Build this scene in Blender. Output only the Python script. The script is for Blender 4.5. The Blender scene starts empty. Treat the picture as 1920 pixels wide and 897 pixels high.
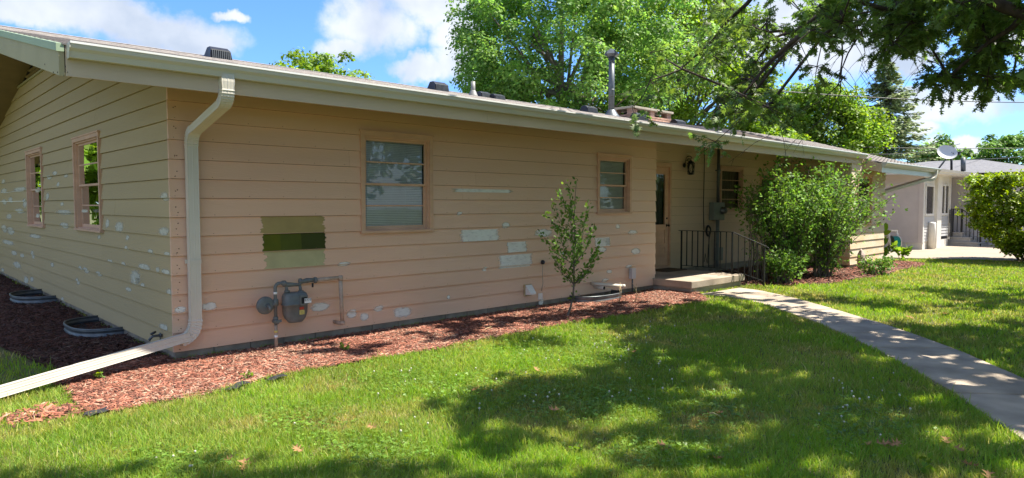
import bpy, math, random
import numpy as np
from mathutils import Vector, Matrix, noise as mnoise
random.seed(7); RNG = np.random.default_rng(7)
S = bpy.context.scene
COL = S.collection
# ------------------------------------------------------------------ camera
YAW = math.radians(46.2); PITCH = math.radians(2.89); FPX = 1277.0
CAM = Vector((-2.40, -7.70, 1.68))
Fh = Vector((math.cos(YAW), math.sin(YAW), 0)); Rt = Vector((math.sin(YAW), -math.cos(YAW), 0))
Fw = Fh*math.cos(PITCH) - Vector((0, 0, math.sin(PITCH))); Up = Fh*math.sin(PITCH) + Vector((0, 0, math.cos(PITCH)))
cam = bpy.data.objects.new('camera', bpy.data.cameras.new('camera')); COL.objects.link(cam)
cam.data.sensor_width = 36; cam.data.lens = 36*FPX/1920; cam.data.clip_end = 2000; cam.data.clip_start = .05
cam.matrix_world = Matrix(((Rt.x, Up.x, -Fw.x, CAM.x), (Rt.y, Up.y, -Fw.y, CAM.y), (Rt.z, Up.z, -Fw.z, CAM.z), (0, 0, 0, 1)))
S.camera = cam
# ------------------------------------------------------------------ sun, sky, exposure
SX, SY = .50, -.31                       # towards the sun, per metre of height
SUN = Vector((SX, SY, 1)).normalized()
SUN_STRENGTH, SKY_STRENGTH, EXPOSURE = 4.6, .13, 1.42
sl = bpy.data.lights.new('sun', 'SUN'); sl.energy = SUN_STRENGTH; sl.angle = math.radians(.53); sl.color = (1, .935, .83)
so = bpy.data.objects.new('sun', sl); COL.objects.link(so); so.rotation_euler = (-SUN).to_track_quat('-Z', 'Y').to_euler()
so.location = (10, -10, 30)
S.view_settings.view_transform = 'Standard'; S.view_settings.look = 'None'; S.view_settings.gamma = 1
S.view_settings.exposure = EXPOSURE

def ray(px, py):
    return (Fw*FPX + Rt*(px-960) + Up*(448.5-py)).normalized()
def on_plane(px, py, axis, val):
    d = ray(px, py); t = (val-CAM[axis])/d[axis]; return CAM + d*t
def at_y(px, py, y): return on_plane(px, py, 1, y)
def at_x(px, py, x): return on_plane(px, py, 0, x)
def at_z(px, py, z=0.0): return on_plane(px, py, 2, z)
def at_d(px, py, D):
    d = ray(px, py); return CAM + d*(D/d.dot(Fh))
def project(P):
    P = np.asarray(P, float).reshape(-1, 3) - np.array(CAM)
    d = P@np.array(Fw); l = P@np.array(Rt); u = P@np.array(Up)
    dd = np.where(d > .05, d, np.nan)
    return 960+FPX*l/dd, 448.5-FPX*u/dd, d
def in_poly(x, y, poly):
    x = np.asarray(x, float); y = np.asarray(y, float); r = np.zeros(x.shape, bool); n = len(poly)
    for i in range(n):
        x0, y0 = poly[i][:2]; x1, y1 = poly[(i+1) % n][:2]
        c = ((y0 > y) != (y1 > y))
        with np.errstate(all='ignore'):
            r ^= c & (x < (x1-x0)*(y-y0)/((y1-y0) if y1 != y0 else 1e-9)+x0)
    return r

def build_world():
    w = bpy.data.worlds.new('World'); S.world = w; w.use_nodes = True
    nt = w.node_tree; nt.nodes.clear(); N = nt.nodes.new; L = nt.links.new
    out = N('ShaderNodeOutputWorld'); bg = N('ShaderNodeBackground'); bg.inputs[1].default_value = SKY_STRENGTH
    L(bg.outputs[0], out.inputs[0])
    sky = N('ShaderNodeTexSky'); sky.sky_type = 'NISHITA'; sky.sun_disc = False
    sky.sun_elevation = math.asin(SUN.z); sky.sun_rotation = math.atan2(SUN.x, SUN.y)
    sky.air_density = 1.15; sky.dust_density = .25; sky.ozone_density = 2.2
    tc = N('ShaderNodeTexCoord')
    def math_(op, a, b=None, c=None):
        n = N('ShaderNodeMath'); n.operation = op
        for i, v in enumerate((a, b, c)):
            if v is None: continue
            if hasattr(v, 'default_value') or hasattr(v, 'links'): L(v, n.inputs[i])
            else: n.inputs[i].default_value = v
        return n.outputs[0]
    def vm(op, a, b):
        n = N('ShaderNodeVectorMath'); n.operation = op
        L(a, n.inputs[0])
        if hasattr(b, 'links'): L(b, n.inputs[1])
        else: n.inputs[1].default_value = b
        return n
    nz = N('ShaderNodeTexNoise'); nz.inputs['Scale'].default_value = 7; nz.inputs['Detail'].default_value = 6; nz.inputs['Roughness'].default_value = .62
    L(tc.outputs['Generated'], nz.inputs['Vector'])
    off = vm('SUBTRACT', nz.outputs['Color'], (.5, .5, .5)); offs = vm('SCALE', off.outputs[0], (0, 0, 0)); offs.inputs['Scale'].default_value = .10
    d = vm('ADD', tc.outputs['Generated'], offs.outputs[0]).outputs[0]
    blobs = [(40, 0, 170, 36), (200, 35, 180, 50), (320, 65, 130, 50), (60, 30, 120, 30), (395, 82, 45, 22), (435, 22, 30, 14),
             (700, 50, 90, 62), (810, 10, 130, 50), (650, 92, 60, 30), (860, 70, 60, 45), (790, 130, 60, 24), (880, 120, 70, 50),
             (1590, 90, 150, 75), (1680, 110, 80, 45), (1500, 40, 120, 80), (1340, 90, 120, 90), (1790, 198, 105, 36), (1740, 240, 40, 16), (1820, 262, 90, 14),
             (1920, 60, 60, 60), (-200, 60, 150, 60), (1720, 180, 60, 16), (560, -120, 200, 60), (2150, 150, 160, 40), (1100, -200, 300, 100)]
    cur = None
    for (px, py, rx, ry) in blobs:
        b = ray(px, py); r = b.cross(Vector((0, 0, 1))).normalized(); u = r.cross(b).normalized()
        # angular size shrinks off axis
        k = b.dot(Fw)
        x = vm('DOT_PRODUCT', d, tuple(r/(rx*k/FPX))).outputs['Value']
        bx = b.dot(r/(rx*k/FPX)); by = b.dot(u/(ry*k/FPX))
        y = vm('DOT_PRODUCT', d, tuple(u/(ry*k/FPX))).outputs['Value']
        x = math_('SUBTRACT', x, bx); y = math_('SUBTRACT', y, by)
        q = math_('ADD', math_('MULTIPLY', x, x), math_('MULTIPLY', y, y))
        f = math_('SUBTRACT', 1.0, math_('MULTIPLY', q, .62))
        f = math_('MAXIMUM', f, -1.0)
        front = math_('GREATER_THAN', vm('DOT_PRODUCT', d, tuple(b)).outputs['Value'], 0.0)
        f = math_('SUBTRACT', math_('MULTIPLY', math_('ADD', f, 1.0), front), 1.0)
        cur = f if cur is None else math_('MAXIMUM', cur, f)
    # the rest of the sky behind the viewer: unseen cloud, cover raised for fill
    n2 = N('ShaderNodeTexNoise'); n2.inputs['Scale'].default_value = 2.3; n2.inputs['Detail'].default_value = 4
    L(tc.outputs['Generated'], n2.inputs['Vector'])
    back = math_('LESS_THAN', vm('DOT_PRODUCT', tc.outputs['Generated'], tuple(Fw)).outputs['Value'], .45)
    gen = math_('SUBTRACT', math_('MULTIPLY', math_('MULTIPLY', math_('SUBTRACT', n2.outputs['Fac'], .22), 5.0), back), 1.0)
    cur = math_('MAXIMUM', cur, gen)
    nf = N('ShaderNodeTexNoise'); nf.inputs['Scale'].default_value = 16; nf.inputs['Detail'].default_value = 7; nf.inputs['Roughness'].default_value = .6
    L(tc.outputs['Generated'], nf.inputs['Vector'])
    dens = math_('ADD', cur, math_('MULTIPLY', math_('SUBTRACT', nf.outputs['Fac'], .5), 1.1))
    mr = N('ShaderNodeMapRange'); mr.interpolation_type = 'SMOOTHSTEP'; L(dens, mr.inputs[0])
    mr.inputs[1].default_value = .18; mr.inputs[2].default_value = .85; mr.inputs[3].default_value = 0; mr.inputs[4].default_value = .93
    # cloud tone: white with greyer bases
    ns = N('ShaderNodeTexNoise'); ns.inputs['Scale'].default_value = 9; ns.inputs['Detail'].default_value = 5
    L(vm('ADD', tc.outputs['Generated'], (0.3, .2, .5)).outputs[0], ns.inputs['Vector'])
    cr = N('ShaderNodeValToRGB'); L(ns.outputs['Fac'], cr.inputs[0])
    cr.color_ramp.elements[0].position = .35; cr.color_ramp.elements[0].color = (1.85, 2.1, 2.5, 1)
    cr.color_ramp.elements[1].position = .62; cr.color_ramp.elements[1].color = (3.0, 3.1, 3.25, 1)
    tint = N('ShaderNodeMix'); tint.data_type = 'RGBA'; tint.blend_type = 'MULTIPLY'; tint.inputs[0].default_value = 1
    L(sky.outputs[0], tint.inputs[6]); tint.inputs[7].default_value = (.30, .46, .74, 1)
    mx = N('ShaderNodeMix'); mx.data_type = 'RGBA'; L(mr.outputs[0], mx.inputs[0]); L(tint.outputs[2], mx.inputs[6]); L(cr.outputs[0], mx.inputs[7])
    L(mx.outputs[2], bg.inputs[0])
build_world()

# ------------------------------------------------------------------ materials
def mat(name, col, rough=.7, var=.12, scale=4, bump=0, bscale=60, metal=0, col2=None, spec=.4, objvar=0, stretch=None, detail=5, attr=None, transl=0, coords='Object'):
    m = bpy.data.materials.new(name); m.use_nodes = True; nt = m.node_tree; N = nt.nodes.new; L = nt.links.new
    p = nt.nodes['Principled BSDF']; p.inputs['Roughness'].default_value = rough; p.inputs['Metallic'].default_value = metal
    p.inputs['Specular IOR Level'].default_value = spec
    tc = N('ShaderNodeTexCoord'); vec = tc.outputs[coords]
    if stretch:
        mp = N('ShaderNodeMapping'); mp.inputs['Scale'].default_value = stretch; L(vec, mp.inputs[0]); vec = mp.outputs[0]
    nz = N('ShaderNodeTexNoise'); nz.inputs['Scale'].default_value = scale; nz.inputs['Detail'].default_value = detail; L(vec, nz.inputs['Vector'])
    c2 = col2 if col2 else tuple(c*(1-var*2) for c in col); c1 = col if col2 else tuple(min(1, c*(1+var)) for c in col)
    r = N('ShaderNodeValToRGB'); L(nz.outputs['Fac'], r.inputs[0])
    r.color_ramp.elements[0].position = .3; r.color_ramp.elements[1].position = .7
    r.color_ramp.elements[0].color = (*c2, 1); r.color_ramp.elements[1].color = (*c1, 1)
    c = r.outputs[0]
    if objvar:
        oi = N('ShaderNodeObjectInfo'); h = N('ShaderNodeHueSaturation'); mrr = N('ShaderNodeMapRange'); L(oi.outputs['Random'], mrr.inputs[0])
        mrr.inputs[3].default_value = 1-objvar; mrr.inputs[4].default_value = 1+objvar; L(mrr.outputs[0], h.inputs['Value']); L(c, h.inputs['Color']); c = h.outputs[0]
    if attr:
        a = N('ShaderNodeAttribute'); a.attribute_name = 'tint'; a.attribute_type = 'GEOMETRY'
        mm = N('ShaderNodeMix'); mm.data_type = 'RGBA'; mm.blend_type = 'MULTIPLY'; mm.inputs[0].default_value = 1
        L(c, mm.inputs[6]); L(a.outputs['Color'], mm.inputs[7]); c = mm.outputs[2]
    L(c, p.inputs['Base Color'])
    if bump:
        nb = N('ShaderNodeTexNoise'); nb.inputs['Scale'].default_value = bscale; nb.inputs['Detail'].default_value = 6; L(vec, nb.inputs['Vector'])
        b = N('ShaderNodeBump'); b.inputs['Strength'].default_value = bump; b.inputs['Distance'].default_value = .01
        L(nb.outputs['Fac'], b.inputs['Height']); L(b.outputs[0], p.inputs['Normal'])
    if transl:
        t = N('ShaderNodeBsdfTranslucent'); mx = N('ShaderNodeMixShader'); mx.inputs[0].default_value = transl
        hs = N('ShaderNodeHueSaturation'); hs.inputs['Hue'].default_value = .49; hs.inputs['Saturation'].default_value = 1.1; hs.inputs['Value'].default_value = 1.5; L(c, hs.inputs['Color'])
        L(hs.outputs[0], t.inputs[0]); L(p.outputs[0], mx.inputs[1]); L(t.outputs[0], mx.inputs[2])
        L(mx.outputs[0], nt.nodes['Material Output'].inputs[0])
    return m
def soft_patch_mat(name, col, rough=.8, soft=.5):
    m = mat(name, col, rough, .06, 6, .15, 90); nt = m.node_tree; N = nt.nodes.new; L = nt.links.new; p = nt.nodes['Principled BSDF']
    a = N('ShaderNodeAttribute'); a.attribute_name = 'tint'; tc = N('ShaderNodeTexCoord'); nz = N('ShaderNodeTexNoise'); nz.inputs['Scale'].default_value = 22; nz.inputs['Detail'].default_value = 4
    mp = N('ShaderNodeMapping'); mp.inputs['Scale'].default_value = (.5, .5, 1.6); L(tc.outputs['Object'], mp.inputs[0]); L(mp.outputs[0], nz.inputs['Vector'])
    ad = N('ShaderNodeMath'); ad.operation = 'MULTIPLY_ADD'; L(nz.outputs['Fac'], ad.inputs[0]); ad.inputs[1].default_value = .9
    sb = N('ShaderNodeMath'); sb.operation = 'SUBTRACT'; L(a.outputs['Fac'], sb.inputs[0]); sb.inputs[1].default_value = .45; L(sb.outputs[0], ad.inputs[2])
    mr = N('ShaderNodeMapRange'); L(ad.outputs[0], mr.inputs[0]); mr.inputs[1].default_value = .25; mr.inputs[2].default_value = .25+soft; mr.inputs[4].default_value = .92
    L(mr.outputs[0], p.inputs['Alpha']); return m
def glass_mat():
    m = bpy.data.materials.new('window_glass'); m.use_nodes = True; nt = m.node_tree; nt.nodes.clear(); N = nt.nodes.new; L = nt.links.new
    o = N('ShaderNodeOutputMaterial'); mx = N('ShaderNodeMixShader'); f = N('ShaderNodeFresnel'); f.inputs[0].default_value = 1.68
    t = N('ShaderNodeBsdfTransparent'); t.inputs[0].default_value = (.96, .98, .97, 1); g = N('ShaderNodeBsdfGlossy'); g.inputs['Roughness'].default_value = .012
    nz = N('ShaderNodeTexNoise'); nz.inputs['Scale'].default_value = 1.7; tc = N('ShaderNodeTexCoord'); L(tc.outputs['Object'], nz.inputs['Vector'])
    b = N('ShaderNodeBump'); b.inputs['Strength'].default_value = .05; b.inputs['Distance'].default_value = .05; L(nz.outputs['Fac'], b.inputs['Height']); L(b.outputs[0], g.inputs['Normal'])
    L(f.outputs[0], mx.inputs[0]); L(t.outputs[0], mx.inputs[1]); L(g.outputs[0], mx.inputs[2]); L(mx.outputs[0], o.inputs[0]); return m

M = {}
M['peach'] = mat('peach_siding_paint', (.74, .485, .325), .72, .05, 1.1, .25, 35, objvar=.035, stretch=(.35, 1, 3), col2=(.675, .425, .28))
M['beige'] = mat('beige_siding_paint', (.67, .50, .335), .72, .05, 1.1, .25, 35, objvar=.035, stretch=(.35, 1, 3), col2=(.625, .475, .32))
M['khaki'] = mat('khaki_siding_paint', (.455, .35, .18), .72, .05, 1.1, .25, 35, objvar=.035, stretch=(1, .35, 3), col2=(.425, .325, .165))
M['cream_peel'] = mat('peeling_cream_siding', (.66, .47, .27), .75, .05, 3.5, .3, 30, objvar=.05, stretch=(.6, 1, 2), col2=(.68, .60, .46))
M['primer'] = soft_patch_mat('white_primer', (.78, .78, .69), .85, .72)
def blend_along_x(m, col, x0, x1):
    # the base colour blends to beige towards the entry
    nt = m.node_tree; N = nt.nodes.new; L = nt.links.new; p = nt.nodes['Principled BSDF']; src = p.inputs['Base Color'].links[0].from_socket
    tc = N('ShaderNodeTexCoord'); sx = N('ShaderNodeSeparateXYZ'); L(tc.outputs['Object'], sx.inputs[0]); nz = N('ShaderNodeTexNoise'); nz.inputs['Scale'].default_value = 1.2; L(tc.outputs['Object'], nz.inputs['Vector'])
    ma = N('ShaderNodeMath'); ma.operation = 'MULTIPLY_ADD'; L(nz.outputs['Fac'], ma.inputs[0]); ma.inputs[1].default_value = 2.5; L(sx.outputs['X'], ma.inputs[2])
    mr = N('ShaderNodeMapRange'); L(ma.outputs[0], mr.inputs[0]); mr.inputs[1].default_value = x0+1.2; mr.inputs[2].default_value = x1+1.2
    mx = N('ShaderNodeMix'); mx.data_type = 'RGBA'; L(mr.outputs[0], mx.inputs[0]); L(src, mx.inputs[6]); mx.inputs[7].default_value = (*col, 1); L(mx.outputs[2], p.inputs['Base Color'])
blend_along_x(M['peach'], (.69, .49, .34), 2.5, 8.0)
M['primer_faint'] = soft_patch_mat('pale_filler', (.62, .60, .46), .85, .8)
M['swatch_tan'] = soft_patch_mat('olive_tan_paint', (.38, .29, .11), .9, .06)
M['swatch_sage'] = soft_patch_mat('pale_sage_paint', (.50, .45, .23), .9, .06)
M['swatch_g1'] = soft_patch_mat('moss_green_paint', (.10, .115, .004), .9, .06)
M['swatch_g2'] = soft_patch_mat('olive_green_paint', (.075, .095, .008), .9, .06)
M['swatch_g3'] = soft_patch_mat('deep_green_paint', (.040, .055, .006), .9, .06)
M['trim'] = mat('peach_trim_paint', (.62, .385, .245), .6, .06, 3, .1, 50, stretch=(1, 1, 3))
M['fascia'] = mat('taupe_fascia_paint', (.58, .46, .32), .6, .07, 1.5, .12, 40, stretch=(.3, 1, 2))
M['rake'] = mat('sage_rake_paint', (.38, .335, .18), .6, .06, 2, .12, 40)
M['rake_trim'] = mat('green_drip_trim', (.33, .42, .27), .5, .05, 2)
M['soffit'] = mat('brown_soffit_paint', (.24, .165, .075), .75, .1, 2, .1, 40)
M['gutter'] = mat('cream_gutter_metal', (.57, .545, .45), .35, .05, .8, .03, 20, spec=.5, stretch=(.4, 1, 6))
M['gutter_lip'] = mat('highlight_gutter_lip', (.78, .78, .74), .3, .04, 2)  # white tone stands for the sunlit highlight on the gutter rim
M['spout'] = mat('cream_downspout_metal', (.60, .56, .47), .38, .05, 2, .03, 20, spec=.5)
M['concrete'] = mat('grey_concrete', (.43, .38, .30), .9, .12, 5, .4, 120, objvar=.05, detail=9)
M['found'] = mat('dim_foundation_concrete', (.34, .29, .22), .9, .16, 6, .5, 90, objvar=.08)
M['path'] = mat('path_concrete', (.42, .345, .26), .9, .2, 2.2, .35, 220, objvar=.06, detail=12)
M['pad'] = mat('pad_concrete', (.33, .275, .21), .9, .08, 1.5, .2, 80)
M['shingle'] = mat('weathered_grey_shingle', (.36, .325, .30), .95, .25, 14, .6, 200, objvar=.16, col2=(.20, .185, .18))
M['shingle_n'] = mat('cool_grey_shingle', (.20, .20, .205), .95, .15, 9, .5, 100, col2=(.13, .13, .14))
M['black_metal'] = mat('black_painted_metal', (.012, .012, .013), .45, .1, 8, .05, 80)
M['vent_black'] = mat('black_roof_vent_plastic', (.02, .02, .025), .4, .1, 8)
M['galv'] = mat('galvanised_steel', (.15, .165, .17), .45, .12, 8, .06, 40, metal=.6)
M['meter'] = mat('gas_meter_grey', (.135, .15, .145), .42, .1, 14, .05, 60)
M['pipe_pink'] = mat('painted_pipe', (.44, .34, .26), .6, .12, 20, .05, 80)
M['pipe_grey'] = mat('grey_pipe', (.24, .24, .22), .5, .1, 12)
M['elec'] = mat('grey_green_electric_enamel', (.19, .22, .19), .45, .08, 8)
M['white'] = mat('white_paint', (.74, .71, .65), .5, .04, 4)
M['white_vinyl'] = mat('white_vinyl', (.72, .70, .66), .4, .03, 4)
M['tagw'] = mat('white_tag', (.82, .82, .8), .5, .02, 4)
M['ink'] = mat('black_ink', (.02, .02, .02), .6, .0, 4)
M['yellow_lab'] = mat('yellow_label', (.62, .5, .14), .5, .03, 30)
M['red_lab'] = mat('red_label', (.42, .05, .03), .5, .05, 30)
M['dark'] = mat('dark_interior', (.02, .02, .02), .9, .05, 4)
M['blind'] = mat('pale_blind_vinyl', (.88, .88, .85), .5, .03, 5)
M['curtain'] = mat('dark_room_curtain', (.10, .10, .085), .9, .3, 6, stretch=(6, 6, .6))
M['glass'] = glass_mat()
M['brick'] = mat('chimney_brick', (.42, .23, .16), .9, .2, 12, .3, 60, objvar=.25, col2=(.5, .34, .26))
M['mortar'] = mat('chimney_mortar', (.42, .38, .32), .95, .1, 12)
M['lav'] = mat('lavender_grey_vinyl', (.62, .565, .55), .5, .03, 3, objvar=.02)
M['ngrey'] = mat('grey_vinyl', (.50, .50, .50), .5, .03, 3, objvar=.02)
M['hose'] = mat('teal_hose', (.01, .28, .20), .4, .05, 8)
M['hose_dark'] = mat('dark_green_hose', (.015, .03, .018), .5, .05, 8)
M['grey_step'] = mat('grey_painted_step', (.36, .35, .35), .6, .05, 6)
M['doormat'] = mat('brown_coir_mat', (.12, .085, .05), .95, .2, 30, .6, 200)
M['dish'] = mat('dish_grey_enamel', (.62, .62, .62), .4, .03, 5)
M['bark'] = mat('oak_bark', (.075, .055, .042), .95, .3, 14, .9, 30, stretch=(1, 1, .25))
M['bark_grey'] = mat('grey_bark', (.16, .13, .105), .9, .25, 18, .5, 60, stretch=(1, 1, .3))
M['wood_cut'] = mat('stump_wood', (.28, .17, .09), .9, .25, 12, .5, 50, stretch=(1, 1, .3))
M['rock'] = mat('pale_rock', (.58, .48, .42), .9, .2, 5, .6, 20, col2=(.42, .3, .25))
M['fabric'] = mat('black_landscape_fabric', (.02, .021, .024), .8, .1, 20)
M['oak_leaf'] = mat('oak_leaf_green', (.15, .25, .05), .5, .2, 1.5, attr=1, transl=.48, spec=.5)
M['maple_leaf'] = mat('maple_leaf_green', (.15, .27, .06), .5, .2, .6, attr=1, transl=.5, spec=.3)
M['bright_leaf'] = mat('bright_leaf_green', (.20, .32, .04), .5, .2, .6, attr=1, transl=.5, spec=.3)
M['spruce_n'] = mat('spruce_needle', (.32, .39, .20), .6, .2, .7, attr=1, transl=.15)
M['hedge_leaf'] = mat('hedge_leaf_green', (.24, .34, .025), .45, .2, 1.5, attr=1, transl=.42)
M['shrub_leaf'] = mat('shrub_leaf_green', (.17, .31, .055), .58, .2, 2, attr=1, transl=.36, spec=.25)
M['grass'] = mat('lawn_grass', (.215, .375, .035), .6, .22, .9, attr=1, transl=.42, spec=.3, col2=(.29, .37, .07))
M['mulch'] = mat('red_wood_mulch', (.34, .13, .08), .85, .2, 12, attr=1)
M['dryleaf'] = mat('dry_brown_leaf', (.42, .23, .10), .8, .3, 20, transl=.2)
M['rust'] = mat('rusty_nail', (.22, .11, .06), .9, .3, 40)
M['clover_green'] = mat('clover_leaf_green', (.17, .30, .035), .5, .15, 2, attr=1, transl=.35)
M['clover'] = mat('clover_white', (.58, .56, .42), .7, .08, 60)
M['stem'] = mat('green_stem', (.10, .17, .04), .6, .1, 20)
M['straw'] = mat('dry_straw', (.45, .34, .18), .8, .1, 20)

def ground_mat():
    m = mat('lawn_soil', (.085, .115, .028), .95, .2, 2.5, .6, 60, col2=(.12, .105, .045), detail=8); return m
M['lawn'] = ground_mat()
M['soil'] = mat('mulch_soil', (.10, .04, .028), .95, .3, 9, .9, 60, col2=(.075, .035, .025), detail=9)
M['shade_soil'] = mat('dark_soil', (.075, .05, .035), .95, .3, 9, .9, 60, col2=(.04, .03, .02), detail=9)

# ------------------------------------------------------------------ object helpers
def wloc(o):
    v = Vector((0, 0, 0))
    while o is not None: v = v+o.location; o = o.parent
    return v
class MB:
    def __init__(s): s.v = []; s.f = []; s.sm = []
    def add(s, vs, fs, smooth=False):
        b = len(s.v); s.v += [tuple(v) for v in vs]; s.f += [tuple(i+b for i in f) for f in fs]; s.sm += [smooth]*len(fs); return s
    def box(s, a, b):
        (x0, y0, z0), (x1, y1, z1) = a, b
        x0, x1 = sorted((x0, x1)); y0, y1 = sorted((y0, y1)); z0, z1 = sorted((z0, z1))
        return s.add([(x0, y0, z0), (x1, y0, z0), (x1, y1, z0), (x0, y1, z0), (x0, y0, z1), (x1, y0, z1), (x1, y1, z1), (x0, y1, z1)],
                     [(0, 3, 2, 1), (4, 5, 6, 7), (0, 1, 5, 4), (1, 2, 6, 5), (2, 3, 7, 6), (3, 0, 4, 7)])
    def bar(s, p, q, w, h=None, up=(0, 0, 1)):
        h = h or w; p = Vector(p); q = Vector(q); d = (q-p).normalized(); u = Vector(up)
        if abs(d.dot(u)) > .99: u = Vector((0, 1, 0))
        a = d.cross(u).normalized()*w/2; b = a.cross(d).normalized()*h/2
        vs = [p-a-b, p+a-b, p+a+b, p-a+b, q-a-b, q+a-b, q+a+b, q-a+b]
        return s.add(vs, [(0, 1, 2, 3), (7, 6, 5, 4), (0, 4, 5, 1), (1, 5, 6, 2), (2, 6, 7, 3), (3, 7, 4, 0)])
    def tube(s, pts, r, n=8, caps=True):
        pts = [Vector(p) for p in pts]; rs = r if isinstance(r, (list, tuple)) else [r]*len(pts)
        sec = [(math.cos(2*math.pi*k/n), math.sin(2*math.pi*k/n)) for k in range(n)]
        return s.sweep(pts, [[(x*q, y*q) for x, y in sec] for q in rs], caps=caps, smooth=True)
    def sweep(s, pts, secs, caps=True, smooth=False, start=None):
        pts = [Vector(p) for p in pts]; n = len(secs[0]) if isinstance(secs[0], list) else len(secs)
        if not isinstance(secs[0], list): secs = [secs]*len(pts)
        m = len(pts); vs = []
        d = (pts[1]-pts[0]).normalized()
        a = Vector(start) if start else d.orthogonal().normalized()
        for i in range(m):
            if i == 0: t = pts[1]-pts[0]
            elif i == m-1: t = pts[-1]-pts[-2]
            else: t = (pts[i+1]-pts[i]).normalized()+(pts[i]-pts[i-1]).normalized()
            t = t.normalized() if t.length > 1e-9 else d
            a = a - t*a.dot(t); a = a.normalized() if a.length > 1e-6 else t.orthogonal().normalized()
            b = t.cross(a)
            k = 1.0
            if 0 < i < m-1:
                c = (pts[i+1]-pts[i]).normalized().dot(t); k = 1/max(c, .6)
            for (x, y) in secs[i]: vs.append(pts[i]+a*x+b*y)
        fs = []
        for i in range(m-1):
            for j in range(n):
                k2 = (j+1) % n; fs.append((i*n+j, i*n+k2, (i+1)*n+k2, (i+1)*n+j))
        s.add(vs, fs, smooth)
        if caps:
            b0 = len(s.v)-m*n
            s.f.append(tuple(b0+j for j in reversed(range(n)))); s.f.append(tuple(b0+(m-1)*n+j for j in range(n))); s.sm += [False, False]
        return s
    def lathe(s, base, prof, axis=(0, 0, 1), n=16):
        base = Vector(base); ax = Vector(axis).normalized(); a = ax.orthogonal().normalized(); b = ax.cross(a)
        vs = []; fs = []
        for (r, h) in prof:
            for k in range(n):
                t = 2*math.pi*k/n; vs.append(base+ax*h+a*(r*math.cos(t))+b*(r*math.sin(t)))
        for i in range(len(prof)-1):
            for k in range(n):
                j = (k+1) % n; fs.append((i*n+k, i*n+j, (i+1)*n+j, (i+1)*n+k))
        fs.append(tuple(reversed(range(n)))); fs.append(tuple((len(prof)-1)*n+k for k in range(n)))
        return s.add(vs, fs, True)
    def prism(s, poly, z0, z1):
        n = len(poly); vs = [(x, y, z0) for x, y in poly]+[(x, y, z1) for x, y in poly]
        return s.add(vs, [tuple(reversed(range(n))), tuple(range(n, 2*n))]+[(i, (i+1) % n, n+(i+1) % n, n+i) for i in range(n)])
    def prism_x(s, prof, x0, x1):      # prof in (y,z)
        n = len(prof); vs = [(x0, y, z) for y, z in prof]+[(x1, y, z) for y, z in prof]
        return s.add(vs, [tuple(range(n)), tuple(reversed(range(n, 2*n)))]+[(i, n+i, n+(i+1) % n, (i+1) % n) for i in range(n)])
    def prism_y(s, prof, y0, y1):      # prof in (x,z)
        n = len(prof); vs = [(x, y0, z) for x, z in prof]+[(x, y1, z) for x, z in prof]
        return s.add(vs, [tuple(range(n)), tuple(reversed(range(n, 2*n)))]+[(i, n+i, n+(i+1) % n, (i+1) % n) for i in range(n)])
    def build(s, name, m, parent=None, loc=None, label=None, cat=None, group=None, kind=None, bevel=0):
        o0 = wloc(parent) if parent else (Vector(loc) if loc else Vector((0, 0, 0)))
        me = bpy.data.meshes.new(name); me.from_pydata([tuple(Vector(v)-o0) for v in s.v], [], s.f); me.validate()
        if len(me.polygons) == len(s.sm): me.polygons.foreach_set('use_smooth', s.sm)
        me.materials.append(M[m] if isinstance(m, str) else m)
        o = bpy.data.objects.new(name, me); COL.objects.link(o)
        if parent: o.parent = parent
        elif loc: o.location = loc
        if bevel:
            b = o.modifiers.new('bevel', 'BEVEL'); b.width = bevel; b.segments = 2; b.limit_method = 'ANGLE'
        tag(o, label, cat, group, kind); return o
def tag(o, label=None, cat=None, group=None, kind=None):
    if label: o['label'] = label
    if cat: o['category'] = cat
    if group: o['group'] = group
    if kind: o['kind'] = kind
    return o
def thing(name, label, cat, loc=(0, 0, 0), group=None):
    o = bpy.data.objects.new(name, None); COL.objects.link(o); o.location = loc; o.empty_display_size = .2
    return tag(o, label, cat, group)
def inst(name, mesh, parent, loc, rot=(0, 0, 0), scale=(1, 1, 1)):
    o = bpy.data.objects.new(name, mesh); COL.objects.link(o); o.parent = parent
    o.location = Vector(loc)-wloc(parent); o.rotation_euler = rot; o.scale = scale; return o
def mass(name, tv, tf, Ms, T, mname, parent=None, tint=None, kind='stuff', label=None, cat=None, group=None, smooth=False):
    """many copies of one small template as ONE mesh. Ms (k,3,3), T (k,3)"""
    tv = np.asarray(tv, float); tf = np.asarray(tf, int); k = len(T); n = len(tv); m = tf.shape[0]; fs = tf.shape[1]
    V = np.einsum('kij,nj->kni', Ms, tv)+np.asarray(T)[:, None, :]
    if parent is not None: V = V-np.array(wloc(parent))
    F = (tf[None]+(np.arange(k)*n)[:, None, None]).reshape(-1)
    me = bpy.data.meshes.new(name); me.vertices.add(k*n); me.vertices.foreach_set('co', V.reshape(-1).astype(np.float32))
    me.loops.add(k*m*fs); me.loops.foreach_set('vertex_index', F.astype(np.int32))
    me.polygons.add(k*m); me.polygons.foreach_set('loop_start', (np.arange(k*m)*fs).astype(np.int32))
    try: me.polygons.foreach_set('loop_total', np.full(k*m, fs, np.int32))
    except Exception: pass
    me.update(calc_edges=True)
    if tint is not None:
        at = me.attributes.new('tint', 'FLOAT_COLOR', 'POINT')
        c = np.ones((k, n, 4), np.float32); c[:, :, :3] = np.asarray(tint).reshape(k, 1, -1)
        at.data.foreach_set('color', c.reshape(-1))
    me.materials.append(M[mname])
    if smooth: me.polygons.foreach_set('use_smooth', np.ones(k*m, bool))
    o = bpy.data.objects.new(name, me); COL.objects.link(o)
    if parent is not None: o.parent = parent
    return tag(o, label, cat, group, kind)
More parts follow.
